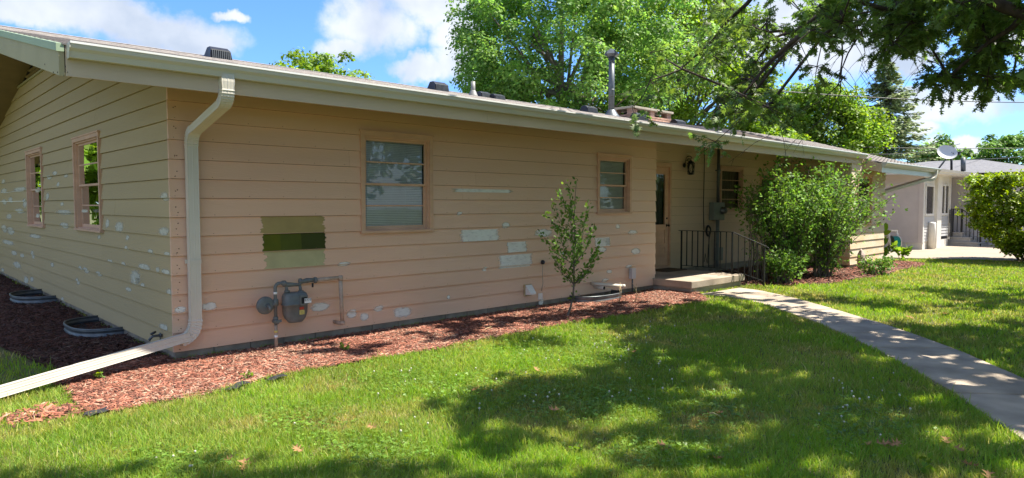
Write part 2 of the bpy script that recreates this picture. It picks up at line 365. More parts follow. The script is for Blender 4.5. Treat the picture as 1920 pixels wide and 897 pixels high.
def rand_rot(k, tilt=None):
    q = RNG.normal(size=(k, 4)); q /= np.linalg.norm(q, axis=1)[:, None]; w, x, y, z = q.T
    return np.stack([1-2*(y*y+z*z), 2*(x*y-z*w), 2*(x*z+y*w), 2*(x*y+z*w), 1-2*(x*x+z*z), 2*(y*z-x*w), 2*(x*z-y*w), 2*(y*z+x*w), 1-2*(x*x+y*y)], -1).reshape(k, 3, 3)
def frames(along, nrm):
    """rotation with y axis = along, z axis ~ nrm"""
    a = along/np.maximum(np.linalg.norm(along, axis=1)[:, None], 1e-9); x = np.cross(a, nrm); x /= np.maximum(np.linalg.norm(x, axis=1)[:, None], 1e-9)
    z = np.cross(x, a); return np.stack([x, a, z], -1)
TINT = lambda k, lo, hi, warm=.15: (RNG.uniform(lo, hi, (k, 1))*np.concatenate([1+RNG.uniform(-warm, warm, (k, 1)), np.ones((k, 1)), 1+RNG.uniform(-warm, warm, (k, 1))], 1))

# leaf templates (y along the leaf)
OAKV = [(0, 0, 0), (.10, .28, .02), (.10, .58, .03), (0, 1.0, -.04), (-.10, .58, .03), (-.10, .28, .02),
        (.34, .20, -.03), (.44, .52, -.05), (.30, .80, -.06), (-.34, .20, -.03), (-.44, .52, -.05), (-.30, .80, -.06), (.05, .12, 0), (-.05, .12, 0), (.06, .78, 0), (-.06, .78, 0), (.11, .43, .02), (-.11, .43, .02)]
OAKF = [(0, 1, 5), (1, 2, 4), (1, 4, 5), (2, 3, 4), (12, 6, 1), (16, 7, 2), (2, 8, 14), (13, 5, 9), (17, 4, 10), (4, 15, 11)]
LEAFV = [(0, 0, 0), (.28, .35, .04), (.22, .7, .03), (0, 1, -.03), (-.22, .7, .03), (-.28, .35, .04)]
LEAFF = [(0, 1, 5), (1, 2, 4), (1, 4, 5), (2, 3, 4)]
QUADV = [(0, 0, 0), (.42, .5, .05), (0, 1, 0), (-.42, .5, .05)]
QUADF = [(0, 1, 2), (0, 2, 3)]

# ================================================================== GROUND
MULCH_FRONT = [at_z(*p) for p in [(130, 743), (150, 772), (165, 784), (233, 773), (300, 757), (400, 740), (500, 712), (640, 686), (807, 660), (907, 638), (1007, 620), (1080, 607), (1134, 600), (1225, 583), (1330, 565)]]
mulch_poly = [(-1.7, -.25), (-1.45, -.75)] + [(p.x, p.y) for p in MULCH_FRONT] + [(9.3, -.9), (8.85, -.02), (0.02, -.02), (0.02, .3), (-.9, .3)]
mulch_poly = [(p.x, p.y) for p in MULCH_FRONT] + [(9.0, -.9), (8.8, -.02), (-.02, -.02), (-.02, 13.6), (-1.5, 13.6), (-1.35, 3.0), (-1.1, 1.0), (-1.0, .1), (-1.15, -.2)]
far_bed = [(10.9, .95), (10.95, -1.0), (11.3, -1.35), (12.5, -1.75), (14.5, -1.9), (16.5, -1.9), (18.6, -2.0), (19.8, -1.9), (20.2, -1.2), (18.9, -.9), (14.6, -.9), (14.6, .95)]
far_bed = [(10.86, .97), (10.9, -1.0), (11.3, -1.5), (12.5, -2.0), (14.5, -2.2), (16.5, -2.1), (18.6, -2.1), (19.6, -1.8), (19.6, -1.1), (18.7, -1.02), (16.2, -1.02), (16.2, .97)]
PL = [at_z(*p) for p in [(1306, 555), (1360, 558), (1426, 571), (1528, 606), (1600, 638), (1678, 677), (1784, 739), (1920, 832), (2130, 985)]]
PR = [at_z(*p) for p in [(1386, 542), (1425, 547), (1480, 559), (1580, 587), (1660, 612), (1722, 633), (1811, 666), (1920, 715), (2110, 808)]]
path_poly = [(p.x, p.y) for p in PL]+[(p.x, p.y) for p in reversed(PR)]
HOUSE = [(0, 0), (8.87, 0), (8.87, 1.0), (16.2, 1.0), (16.2, -1.0), (18.76, -1.0), (18.76, 13.6), (0, 13.6)]
porch_rect = [(8.75, -.95), (10.9, -.95), (10.9, 1.0), (8.75, 1.0)]
PAD = [at_z(*p) for p in [(1600, 481), (1760, 487), (1900, 493), (2300, 520), (2500, 470), (1900, 440), (1600, 440)]]
pad_poly = [(p.x, p.y) for p in PAD]
pad_poly = [(19.2, -1.0), (19.9, -2.2), (24.0, -5.0), (40, -16), (60, -16), (60, 10), (19.2, 10)]
_p = [at_z(*q) for q in [(1655, 484), (1700, 486), (1850, 489), (1990, 496)]]
pad_poly = [(p.x, p.y) for p in _p]+[(50, -12), (50, 12), (18.78, 12), (18.78, -.9)]

def build_ground():
    b = MB(); n = 60
    b.add([(-300, -300, 0), (300, -300, 0), (300, 400, 0), (-300, 400, 0)], [(0, 1, 2, 3)])
    b.build('lawn', 'lawn', kind='structure', label='green lawn ground sheet running all round the house')
    def sheet(name, poly, z, m, label):
        b = MB(); n = len(poly)
        b.add([(x, y, z) for x, y in poly], [tuple(range(n))]); return b
    s1 = sheet('m', mulch_poly, .012, 'soil', '').build('mulch_bed', 'soil', kind='structure')
    s2 = sheet('m', far_bed, .012, 'soil', '').build('shrub_bed', 'soil', kind='structure')
    b = MB().prism(pad_poly, -.02, .03); b.build('concrete_driveway', 'pad', kind='structure')
build_ground()

def scatter_poly(poly, n, dens=None):
    xs = [p[0] for p in poly]; ys = [p[1] for p in poly]; out = []
    got = 0
    while got < n:
        k = int((n-got)*2.5)+500
        x = RNG.uniform(min(xs), max(xs), k); y = RNG.uniform(min(ys), max(ys), k); m = in_poly(x, y, poly)
        if dens is not None: m &= RNG.random(k) < dens(x, y)
        x = x[m]; y = y[m]; out.append(np.stack([x, y], 1)); got += len(x)
    return np.concatenate(out)[:n]
def path_slabs():
    root = thing('front_path', 'grey concrete garden path of cast slabs curving from the porch', 'path', (6, -3, 0)); root['kind'] = 'structure'
    del root['category']; del root['label']
    # resample both edges, cut by arclength along the centre
    def arc(P):
        d = [0]
        for a, b in zip(P, P[1:]): d.append(d[-1]+(b-a).length)
        return d
    def at(P, d, s):
        s = max(0, min(d[-1], s))
        for i in range(len(d)-1):
            if s <= d[i+1]: t = (s-d[i])/(d[i+1]-d[i]); return P[i].lerp(P[i+1], t)
        return P[-1]
    lx = [(1306, 555), (1360, 558), (1426, 571), (1528, 606), (1600, 638), (1678, 677), (1784, 739), (1920, 832), (2130, 985)]
    rx = [(1386, 542), (1425, 547), (1480, 559), (1580, 587), (1660, 612), (1722, 633), (1811, 666), (1920, 715), (2110, 808), (2330, 920)]
    def lerp_edge(e, y):
        for a, b in zip(e, e[1:]):
            if y <= b[1]: return (a[0]+(b[0]-a[0])*(y-a[1])/(b[1]-a[1]), y)
        return e[-1]
    rows = [(555, 542), (560, 550), (572, 561), (588, 582), (606, 605), (628, 629), (656, 657), (693, 698), (742, 747), (806, 813), (900, 915)]
    for (a, b), (c, d) in zip(rows, rows[1:]):
        L_ = [at_z(*lerp_edge(lx, a+(c-a)*k/4)) for k in range(5)]; R_ = [at_z(*lerp_edge(rx, b+(d-b)*k/4)) for k in range(5)]
        for e in (L_, R_):
            u = (e[1]-e[0]).normalized(); e[0] = e[0]+u*.009; u = (e[-1]-e[-2]).normalized(); e[-1] = e[-1]-u*.009
        poly = [(p.x, p.y) for p in L_]+[(p.x, p.y) for p in reversed(R_)]
        MB().prism(poly, -.05, .028+random.uniform(-.003, .004)).build('slab', 'path', root, bevel=.006)
    return
    dl, dr = arc(PL), arc(PR); nseg = 12
    for i in range(nseg):
        f0, f1 = i/nseg, (i+1)/nseg; g = .0035/dl[-1]; sub = 3
        fl = [f0+g+(f1-f0-2*g)*k/sub for k in range(sub+1)]
        L_ = [at(PL, dl, f*dl[-1]) for f in fl]; R_ = [at(PR, dr, f*dr[-1]) for f in fl]
        poly = [(p.x, p.y) for p in L_]+[(p.x, p.y) for p in reversed(R_)]
        dz = random.uniform(-.003, .004)
        b = MB().prism(poly, -.05, .028+dz); b.build('slab', 'path', root, bevel=.006)
path_slabs()

# ---- grass blades (uncountable)
BLV = [(-.5, 0, 0), (.5, 0, 0), (.33, 0, .55), (-.33, 0, .55), (0, 0, 1)]
def bend_blades(P, h, w, name, mname, kind, tint, lab=None, bend=.35):
    k = len(P); a = RNG.uniform(0, 2*np.pi, k); dx = np.cos(a); dy = np.sin(a); bx = RNG.uniform(0, 2*np.pi, k); be = RNG.uniform(.05, bend, k)*h*1.3
    V = np.zeros((k, 5, 3)); base = np.concatenate([P, np.zeros((k, 1))], 1)
    for j, (sx, hh, bb) in enumerate([(-.5, 0, 0), (.5, 0, 0), (.4, .55, .3), (-.4, .55, .3), (0, 1, 1)]):
        V[:, j, 0] = base[:, 0]+dx*w*sx+np.cos(bx)*be*bb; V[:, j, 1] = base[:, 1]+dy*w*sx+np.sin(bx)*be*bb; V[:, j, 2] = base[:, 2]+h*hh
    F = np.array([(0, 1, 2, ), (0, 2, 3), (3, 2, 4)])
    FF = (F[None]+(np.arange(k)*5)[:, None, None]).reshape(-1)
    me = bpy.data.meshes.new(name); me.vertices.add(k*5); me.vertices.foreach_set('co', V.reshape(-1).astype(np.float32)); me.loops.add(len(FF)); me.loops.foreach_set('vertex_index', FF.astype(np.int32))
    me.polygons.add(k*3); me.polygons.foreach_set('loop_start', (np.arange(k*3)*3).astype(np.int32))
    me.update(calc_edges=True)
    at = me.attributes.new('tint', 'FLOAT_COLOR', 'POINT'); c = np.ones((k, 5, 4), np.float32); c[:, :, :3] = tint[:, None, :]; at.data.foreach_set('color', c.reshape(-1))
    me.materials.append(M[mname]); o = bpy.data.objects.new(name, me); COL.objects.link(o); tag(o, lab, 'grass', None, kind); return o
def vnoise(x, y, s, seed=0.0):
    # cheap smooth value noise
    x = x*s+seed*17.3; y = y*s+seed*9.1; xi = np.floor(x); yi = np.floor(y); fx = x-xi; fy = y-yi; fx = fx*fx*(3-2*fx); fy = fy*fy*(3-2*fy)
    h = lambda a, b: np.modf(np.abs(np.sin(a*127.1+b*311.7)*43758.5453))[0]
    return (h(xi, yi)*(1-fx)+h(xi+1, yi)*fx)*(1-fy)+(h(xi, yi+1)*(1-fx)+h(xi+1, yi+1)*fx)*fy
def build_grass():
    # sample in polar coordinates about the viewer's spot so the density falls off with distance
    K = 1500000
    r = np.exp(RNG.uniform(math.log(3.0), math.log(30), K)); th = YAW+RNG.uniform(-.76, .76, K)
    x = CAM.x+r*np.cos(th); y = CAM.y+r*np.sin(th)
    keep = RNG.random(K) < np.clip((r/6.5)**.3, 0, 1)*.62
    # edge wobble of lawn around paving and bed
    wob = (vnoise(x, y, 7, 1)-.5)*.14; wob2 = (vnoise(x, y, 23, 2)-.5)*.07
    ex, ey = x+wob+wob2, y+wob-wob2
    bad = in_poly(ex, ey, mulch_poly) | in_poly(ex, ey, far_bed) | in_poly(x+(wob2*.9), y+wob2*.9, path_poly) | in_poly(x, y, HOUSE) | in_poly(x, y, porch_rect) | in_poly(x, y, pad_poly)
    bad |= (x > 18.7) & (y > -.9)
    left = (x < -.9) & (y > 0)
    bad |= left & (RNG.random(K) < .72)
    # worn spot of chips by the bed end
    c = at_z(75, 782); bad |= (((x-c.x)**2+(y-c.y)**2) < .06) & (RNG.random(K) < .75)
    keep &= ~bad
    x = x[keep]; y = y[keep]; r = r[keep]
    if len(x) > 365000:
        s = RNG.permutation(len(x))[:365000]; x = x[s]; y = y[s]; r = r[s]
    k = len(x)
    n1 = vnoise(x, y, 1.1, 3); n2 = vnoise(x, y, 4.3, 4)
    dry = np.clip(vnoise(x, y, 2.1, 5)*1.6+vnoise(x, y, 9, 6)*.9-1.3, 0, 1)
    h = (.030+.030*n2+RNG.uniform(0, .02, k))*(1-.35*dry); tall = RNG.random(k) < .012; h = np.where(tall, h*1.9, h)
    w = np.clip(.0047*(r/5.0), .0042, .022)*RNG.uniform(.8, 1.25, k)
    t = RNG.uniform(.72, 1.22, (k, 1))*(.85+.3*n1[:, None])
    tint = t*np.stack([1+.25*RNG.uniform(-1, 1, k)+.5*dry, 1-.04*dry+0*k, 1+.6*dry], 1)
    straw = RNG.random(k) < (.05+.28*dry)
    tint[straw] = np.array([2.1, 1.35, 3.3])*RNG.uniform(.7, 1.2, (straw.sum(), 1))
    bend_blades(np.stack([x, y], 1), h, w, 'grass_blades', 'grass', 'stuff', tint, 'short mown green grass blades covering the lawn', bend=.8)
build_grass()
def clover_patches():
    P = []
    for (cx, cy, sx, sy, n) in [(750, 712, 60, 18, 900), (885, 733, 60, 25, 900), (1030, 745, 60, 25, 900), (1150, 755, 60, 25, 900), (1165, 655, 70, 28, 1300), (1000, 660, 90, 18, 1100), (1345, 775, 40, 25, 500), (1600, 790, 60, 30, 700), (330, 870, 60, 16, 500), (560, 790, 50, 18, 500), (700, 850, 60, 20, 600), (1250, 850, 70, 20, 600)]:
        for k in range(n):
            p = at_z(random.gauss(cx, sx), min(930, random.gauss(cy, sy)), 0)
            P.append((p.x, p.y, random.uniform(.03, .058)))
    P = np.array(P); k = len(P); ok = ~(in_poly(P[:, 0], P[:, 1], mulch_poly) | in_poly(P[:, 0], P[:, 1], path_poly)); P = P[ok]; k = len(P)
    a = RNG.uniform(0, 6.283, k); al = np.stack([np.cos(a), np.sin(a), RNG.normal(0, .2, k)], 1); nr = np.stack([RNG.normal(0, .3, k), RNG.normal(0, .3, k), np.ones(k)], 1)
    Ms = frames(al, nr)*(RNG.uniform(.010, .020, k))[:, None, None]
    tv = [(0, 0, 0), (.5, .55, .08), (0, 1, 0), (-.5, .55, .08), (.9, -.25, .05), (.45, -.9, 0), (-.9, -.25, .05), (-.45, -.9, 0)]
    mass('clover_leaves', tv, [(0, 1, 2), (0, 2, 3), (0, 5, 4), (0, 4, 1), (0, 6, 7)], Ms, P, 'clover_green', None, TINT(k, .6, 1.25, .12), 'stuff', 'low round clover leaves growing in patches through the lawn', 'clover')
clover_patches()

# ---- mulch chips
CHV = [(-.5, -.5, -.5), (.5, -.5, -.5), (.5, .5, -.5), (-.5, .5, -.5), (-.42, -.4, .5), (.46, -.45, .5), (.4, .42, .5), (-.46, .38, .5)]
CHF = [(4, 5, 6), (4, 6, 7), (0, 1, 5), (0, 5, 4), (1, 2, 6), (1, 6, 5), (2, 3, 7), (2, 7, 6), (3, 0, 4), (3, 4, 7)]
def chips(name, P, lab, dark=None, size=1.0):
    k = len(P); a = RNG.uniform(0, 2*np.pi, k); el = RNG.normal(0, .22, k)
    al = np.stack([np.cos(a)*np.cos(el), np.sin(a)*np.cos(el), np.sin(el)], 1)
    nr = np.stack([RNG.normal(0, .35, k), RNG.normal(0, .35, k), np.ones(k)], 1)
    R = frames(al, nr); L_ = RNG.gamma(4, .011, k)*size+.012; W = RNG.uniform(.005, .014, k)*size; H = RNG.uniform(.003, .007, k)*size
    W = W*np.where(RNG.random(k) < .3, .5, 1)
    Ms = R*np.stack([W, L_, H], 1)[:, None, :]
    T = np.concatenate([P, (.014+RNG.uniform(0, .028, k))[:, None]], 1)
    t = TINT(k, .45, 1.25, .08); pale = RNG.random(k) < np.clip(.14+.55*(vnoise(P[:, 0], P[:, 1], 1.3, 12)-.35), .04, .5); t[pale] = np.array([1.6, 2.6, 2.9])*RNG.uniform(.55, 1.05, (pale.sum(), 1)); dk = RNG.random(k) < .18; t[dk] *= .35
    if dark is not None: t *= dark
    return mass(name, CHV, CHF, Ms, T, 'mulch', None, t, 'stuff', lab, 'wood mulch')
def build_mulch():
    def dens(x, y):
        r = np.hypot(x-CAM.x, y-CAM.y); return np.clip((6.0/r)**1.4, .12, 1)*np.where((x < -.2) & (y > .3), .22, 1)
    front = [p for p in mulch_poly]
    P = scatter_poly(front, 60000, dens); nz = (vnoise(P[:, 0], P[:, 1], 6, 9)-.5)*.08
    P[:, 1] -= np.abs(nz)*.6
    P = P[~in_poly(P[:, 0], P[:, 1], [(-.0, -.0), (9, 0), (9, 3), (-.0, 13)])]
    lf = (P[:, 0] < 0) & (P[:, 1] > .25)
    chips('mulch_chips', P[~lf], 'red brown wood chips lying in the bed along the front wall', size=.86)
    chips('dark_mulch_chips', P[lf], 'wood chips tinted dark for the shade beside the gable wall', .26, 1.15)  # tint factor puts the shade beside the gable into the chip colour
    P = scatter_poly(far_bed, 6000)
    chips('shrub_bed_chips', P, 'wood chips in the bed below the large shrub', .8, 1.6)
    c = at_z(75, 782); P = np.stack([c.x+RNG.normal(0, .17, 350), c.y+RNG.normal(0, .1, 350)], 1)
    chips('stray_chips', P, 'stray pale wood chips scattered on grass beside the bed end', 1.2, 1.3)
build_mulch()

# ================================================================== HOUSE
H = thing('bungalow', 'long low peach clapboard bungalow with patched paint and a shingle roof', 'house', (0, 0, 0))
EXPO = .2055; Z0 = .107
SLOPE = .2165; EY = -1.0; EZ = 3.02; YR = 6.8; OVX = -1.117; XEND = 21.9
WY, WZ, WBY = -1.45, 2.80, 2.6
roofz = lambda y: EZ+SLOPE*((y-EY) if y <= YR else (2*YR-y-EY))
sofz = lambda y: roofz(y)-.245
class Frame:
    def __init__(s, o, u, n): s.o = Vector(o); s.u = Vector(u); s.n = Vector(n)
    def __call__(s, u, z, off=0): p = s.o+s.u*u+s.n*off; return (p.x, p.y, z)
FR = Frame((0, 0, 0), (1, 0, 0), (0, -1, 0)); LF = Frame((0, 0, 0), (0, 1, 0), (-1, 0, 0))
RC = Frame((0, 1.0, 0), (1, 0, 0), (0, -1, 0)); WG = Frame((0, -1.0, 0), (1, 0, 0), (0, -1, 0))
JOGL = Frame((8.87, 0, 0), (0, 1, 0), (1, 0, 0)); WGL = Frame((16.2, 0, 0), (0, 1, 0), (-1, 0, 0))
TB, TT = .027, .004
def boff(z, zc): return TB+(TT-TB)*(z-zc)/EXPO
def board(frame, rects, zc, mname, endl=True, endr=True, name='siding_board', jit=0):
    """rects: list of (ul,ur,z0,z1, ul_top, ur_top) pieces of one lap board; outward tilt set by the course zc"""
    b = MB()
    for (ul, ur, z0, z1, tl, tr) in rects:
        o0, o1 = boff(z0, zc)+jit, boff(z1, zc)+jit
        v = [frame(ul, z0, o0), frame(ur, z0, o0), frame(tr, z1, o1), frame(tl, z1, o1), frame(ul, z0, -.01), frame(ur, z0, -.01), frame(tr, z1, -.01), frame(tl, z1, -.01)]
        b.add(v, [(0, 1, 2, 3), (0, 4, 5, 1), (2, 6, 7, 3), (0, 3, 7, 4), (1, 5, 6, 2)])
    o = b.build(name, mname, H); return o
def siding(frame, u0, u1, z0, ztop, holes, mname, blen=4.88, top=None, name='siding_board', seed=0, umax=None):
    k = 0; zc = z0; rnd = random.Random(seed)
    while zc < ztop-.02:
        z1 = min(zc+EXPO, ztop)-.0035
        a, b_ = u0, u1
        tl, tr = a, b_
        if top:                                  # gable: slanted ends under the soffit
            (a, b_), (tl, tr) = top(zc), top(z1)
        # joints
        cuts = [a]; u = a+blen*rnd.uniform(.35, 1.0)
        while u < b_-.4: cuts.append(u); u += blen
        cuts.append(b_)
        for i in range(len(cuts)-1):
            ca, cb = cuts[i]+(.0012 if i else 0), cuts[i+1]
            segs = [(ca, cb)]
            rects = []
            hs = sorted([h for h in holes if h[1] > ca and h[0] < cb and h[3] > zc and h[2] < z1])
            cur = ca
            for h in hs:
                ha, hb = max(h[0], ca), min(h[1], cb)
                if ha > cur: rects.append([cur, ha, zc, z1])
                if h[2] > zc+.004: rects.append([ha, hb, zc, h[2]])
                if h[3] < z1-.004: rects.append([ha, hb, h[3], z1])
                cur = hb
            if cur < cb: rects.append([cur, cb, zc, z1])
            out = []
            for (p, q, s, t) in rects:
                pt = tl if (i == 0 and p == ca) else p; qt = tr if (i == len(cuts)-2 and q == cb) else q
                out.append((p, q, s, t, max(pt, p) if p == ca and i == 0 else p, min(qt, q) if q == cb and i == len(cuts)-2 else q))
            # split boards fully interrupted by an opening into separate pieces
            if out:
                parts = []; cp = [out[0]]
                for r_ in out[1:]:
                    prev = cp[-1]
                    if abs(r_[0]-prev[1]) < 1e-6 or abs(r_[0]-prev[0]) < 1e-6: cp.append(r_)
                    else: parts.append(cp); cp = [r_]
                parts.append(cp)
                for cp in parts: board(frame, cp, zc, mname, name=name, jit=rnd.uniform(0, .001))
        zc += EXPO; k += 1
def wpt(px, py, y=0): p = at_y(px, py, y); return p.x, p.z

# window builder in a wall frame ------------------------------------------------
def window(frame, ua, ub, za, zb, parent=None, blind=True, muntins=1, name='window', trim='trim', curtain=False, flip=False, low=None):
    """casing + double hung sashes, each with a horizontal muntin"""
    parent = parent or H
    def bx(b, u0, u1, z0, z1, o0, o1):
        P = [frame(u, z, o) for o in (o0, o1) for z in (z0, z1) for u in (u0, u1)]
        b.add(P, [(0, 1, 3, 2), (4, 6, 7, 5), (0, 4, 5, 1), (2, 3, 7, 6), (0, 2, 6, 4), (1, 5, 7, 3)]); return b
    c = .055
    cas = MB(); bx(cas, ua, ub, zb-c, zb, -.06, .045); bx(cas, ua-.01, ub+.01, za, za+.028, -.06, .056)
    bx(cas, ua, ua+c, za+.028, zb-c, -.06, .045); bx(cas, ub-c, ub, za+.028, zb-c, -.06, .045)
    bx(cas, ua-.012, ub+.012, zb, zb+.02, 0.0, .055)
    W = cas.build(name, trim, parent)
    st = MB(); s = .022                                   # inner stop
    i0, i1, j0, j1 = ua+c, ub-c, za+.028, zb-c
    bx(st, i0, i0+s, j0, j1, -.07, .018); bx(st, i1-s, i1, j0, j1, -.07, .018); bx(st, i0+s, i1-s, j1-s, j1, -.07, .018)
    bx(st, i0+s, i1-s, j0, j0+.014, -.07, .018)
    st.build('frame', trim, W)
    i0 += s; i1 -= s; j0 += .014; j1 -= s; mid = j0+(j1-j0)*(.5 if low is None else low)
    for k, (z0, z1, off) in enumerate([(mid-.012, j1, -.012), (j0, mid+.018, -.038)]):
        sa = MB(); r = .032; rb = .05 if k else .03
        bx(sa, i0, i0+r, z0, z1, off-.022, off); bx(sa, i1-r, i1, z0, z1, off-.022, off)
        bx(sa, i0+r, i1-r, z1-r, z1, off-.022, off); bx(sa, i0+r, i1-r, z0, z0+rb, off-.022, off)
        sash = sa.build('sash', trim, W)
        mz = [(z0+rb+(z1-r-z0-rb)*(q+1)/(muntins+1)) for q in range(muntins)]
        for q in mz:
            pass
        mm = MB()
        for q in mz: bx(mm, i0+r, i1-r, q-.009, q+.009, off-.018, off-.003)
        if mz: mm.build('muntin', trim, W)
        g = MB(); g.add([frame(i0+r, z0+rb, off-.012), frame(i1-r, z0+rb, off-.012), frame(i1-r, z1-r, off-.012), frame(i0+r, z1-r, off-.012)], [(0, 1, 2, 3)])
        zs = [z0+rb]+mz+[z1-r]
        for q in range(len(zs)-1):
            g = MB(); g.add([frame(i0+r, zs[q], off-.0125), frame(i1-r, zs[q], off-.0125), frame(i1-r, zs[q+1], off-.0125), frame(i0+r, zs[q+1], off-.0125)], [(0, 1, 2, 3)])
            g.build('pane', 'glass', W)
    # dark room behind, blind in front of it
    d = MB(); ii0, ii1 = ua+.01, ub-.01
    P = [frame(u, z, o) for o in (-.075, -.6) for z in (za+.01, zb-.01) for u in (ii0, ii1)]
    d.add(P, [(4, 5, 7, 6), (0, 4, 6, 2), (1, 3, 7, 5), (0, 1, 5, 4), (2, 6, 7, 3)]); d.build('interior', 'dark', W)
    if blind:
        bl = MB(); z = j1-.01; 
        bx(bl, i0+.01, i1-.01, z-.03, z, -.10, -.07); z -= .045
        while z > j0+.03:
            u0, u1 = i0+.015, i1-.015; o = -.082
            a, b2 = frame(u0, z-.0105, o-.006), frame(u1, z-.0105, o-.006); c2, d2 = frame(u1, z+.010, o+.006), frame(u0, z+.010, o+.006)
            bl.add([a, b2, c2, d2], [(0, 1, 2, 3)]); z -= .0235
        bl.build('blind', 'blind', W, kind='stuff')
    elif curtain:
        bl = MB(); n = 24; vs = []
        for i in range(n+1):
            u = i0+(i1-i0)*i/n; o = -.16+.02*math.sin(i*1.9)
            vs += [frame(u, j0, o), frame(u, j1, o)]
        bl.add(vs, [(2*i, 2*i+2, 2*i+3, 2*i+1) for i in range(n)], True); bl.build('curtain', 'curtain', W)
    return W
wx0, wz1 = wpt(676, 250); wx1, _ = wpt(806, 250); _, wz0 = wpt(740, 436)
x0, z1 = wpt(673, 246); x1, z1b = wpt(808, 258); _, z0a = wpt(680, 438); _, z0b = wpt(806, 434)
W1 = (x0, x1, (z0a+z0b)/2, (z1+z1b)/2)
x0, z1 = wpt(1118, 289); x1, z1b = wpt(1181, 294); _, z0a = wpt(1118, 401); _, z0b = wpt(1181, 402)
W2 = (x0, x1, (z0a+z0b)/2, (z1+z1b)/2)
x0, z1 = wpt(1349, 312, 1.0); x1, _ = wpt(1392, 315, 1.0); _, z0 = wpt(1370, 397, 1.0)
W3 = (x0, x1, z0, z1)
def lpt(px, py): p = at_x(px, py, 0); return p.y, p.z
a, zt = lpt(190, 248); b_, zt2 = lpt(141, 262); _, zb_ = lpt(190, 436); W4 = (a, b_, zb_, (zt+zt2)/2)
a, zt = lpt(81, 278); b_, _ = lpt(52, 285); _, zb_ = lpt(81, 427); W5 = (a, b_, zb_, zt)
print('WINDOWS', W1, W2, W3, W4, W5)
def grow(w, g=.012): return (w[0]+g, w[1]-g, w[2]+g, w[3]-g)
DOOR = (9.93, 10.92, .27, 2.62)
dpt = wpt(1257, 307, 1.0); DOOR = (dpt[0]-1.02, dpt[0], .26, dpt[1])
W6 = (15.2, 16.15, 1.15, 2.48); W7 = (16.6, 17.68, 1.15, 2.48)
# walls of lap boards
XJ = 8.87
siding(FR, -.028, XJ, Z0, sofz(0)-.0, [grow(W1), grow(W2)], 'peach', seed=3)
siding(RC, XJ-.02, 16.18, .20, sofz(1.0), [grow(W3), grow(DOOR), grow(W6)], 'beige', seed=5)
siding(WG, 16.2, 18.76, Z0, 2.76, [grow(W7)], 'cream_peel', seed=6)
def gable_top(z):
    lo = max(0.0, (z-sofz(0))/SLOPE); return (lo, 13.6-lo)
siding(LF, 0, 13.6, Z0, 4.0, [grow(W4), grow(W5)], 'khaki', top=gable_top, seed=8)
siding(JOGL, 0, .98, Z0, sofz(0), [], 'peach', seed=9); siding(WGL, -1.0, .98, Z0, 2.98, [], 'cream_peel', seed=10)
siding(Frame((18.76, 0, 0), (0, 1, 0), (1, 0, 0)), -1.0, 13.6, Z0, 2.80, [], 'beige', blen=15, seed=12)
# paint patches: primer spots and colour swatches on the boards
def patch(frame, uc, zc_, w, h, mname, name='primer_patch', rect=False, seed=0, edge=.5, lab=None, rag='LR'):
    """thin painted coat that follows the tilt of the lap boards, clipped at course edges"""
    rnd = random.Random(seed); k0 = int((zc_-h/2-Z0)//EXPO); k1 = int((zc_+h/2-Z0)//EXPO)
    b = MB(); cols = []; 
    for k in range(k0, k1+1):
        ca, cb = Z0+k*EXPO+.002, Z0+(k+1)*EXPO-.004
        a, c = max(ca, zc_-h/2), min(cb, zc_+h/2)
        if c-a < .012: continue
        nu, nz = 9, (12 if rect else 7); vs = []; cc = []
        for j in range(nz+1):
            z = a+(c-a)*j/nz
            for i in range(nu+1):
                if rect and i == 0: rj = (rnd.gauss(0, .011), rnd.gauss(0, .011))
                u = uc-w/2+w*i/nu
                if rect and ((i == 0 and 'L' in rag) or (i == nu and 'R' in rag)): u += rj[0 if i == 0 else 1]+rnd.gauss(0, .009)
                ex = abs(i/nu-.5)*2; ez = abs(z-zc_)/(h/2)
                if rect: al = (1.0 if ((i < nu/2 and 'L' not in rag) or (i > nu/2 and 'R' not in rag)) else min(1, max(0, (1-ex)*w/.02)))
                else: al = 1-(ex**2.2+ez**2.2)
                al = max(0, min(1, al*1.3+(rnd.uniform(-.18, .18) if not rect else (rnd.uniform(-.3, .3) if al < 1 else 0)))) if rect or (ex < .999 and ez < .999) else 0
                vs.append(frame(u, z, boff(z, Z0+k*EXPO)+.0022)); cc.append(al)
        fs = [(j*(nu+1)+i, j*(nu+1)+i+1, (j+1)*(nu+1)+i+1, (j+1)*(nu+1)+i) for j in range(nz) for i in range(nu)]
        b.add(vs, fs); cols += cc
    if not b.v: return
    o = b.build(name, mname, H, label=lab)
    at = o.data.attributes.new('tint', 'FLOAT_COLOR', 'POINT')
    if len(o.data.vertices) == len(cols):
        at.data.foreach_set('color', [q for c in cols for q in (c, c, c, 1)])
def px_patch(x0, y0, x1, y1, mname='primer', wall='F', name='primer_patch', rect=False, seed=0, lab=None):
    if wall == 'F': a = at_y(x0, y0, -.03); b = at_y(x1, y1, -.03); fr = FR; u0, u1 = a.x, b.x; m = at_y((x0+x1)/2, y0, -.03).z, at_y((x0+x1)/2, y1, -.03).z
    else: a = at_x(x0, y0, -.03); b = at_x(x1, y1, -.03); fr = LF; u0, u1 = b.y, a.y; m = at_x((x0+x1)/2, y0, -.03).z, at_x((x0+x1)/2, y1, -.03).z
    patch(fr, (u0+u1)/2, (m[0]+m[1])/2, abs(u1-u0), abs(m[0]-m[1]), mname, name, rect, seed, lab=lab)
def snap(zlo_course, n=1): return Z0+zlo_course*EXPO
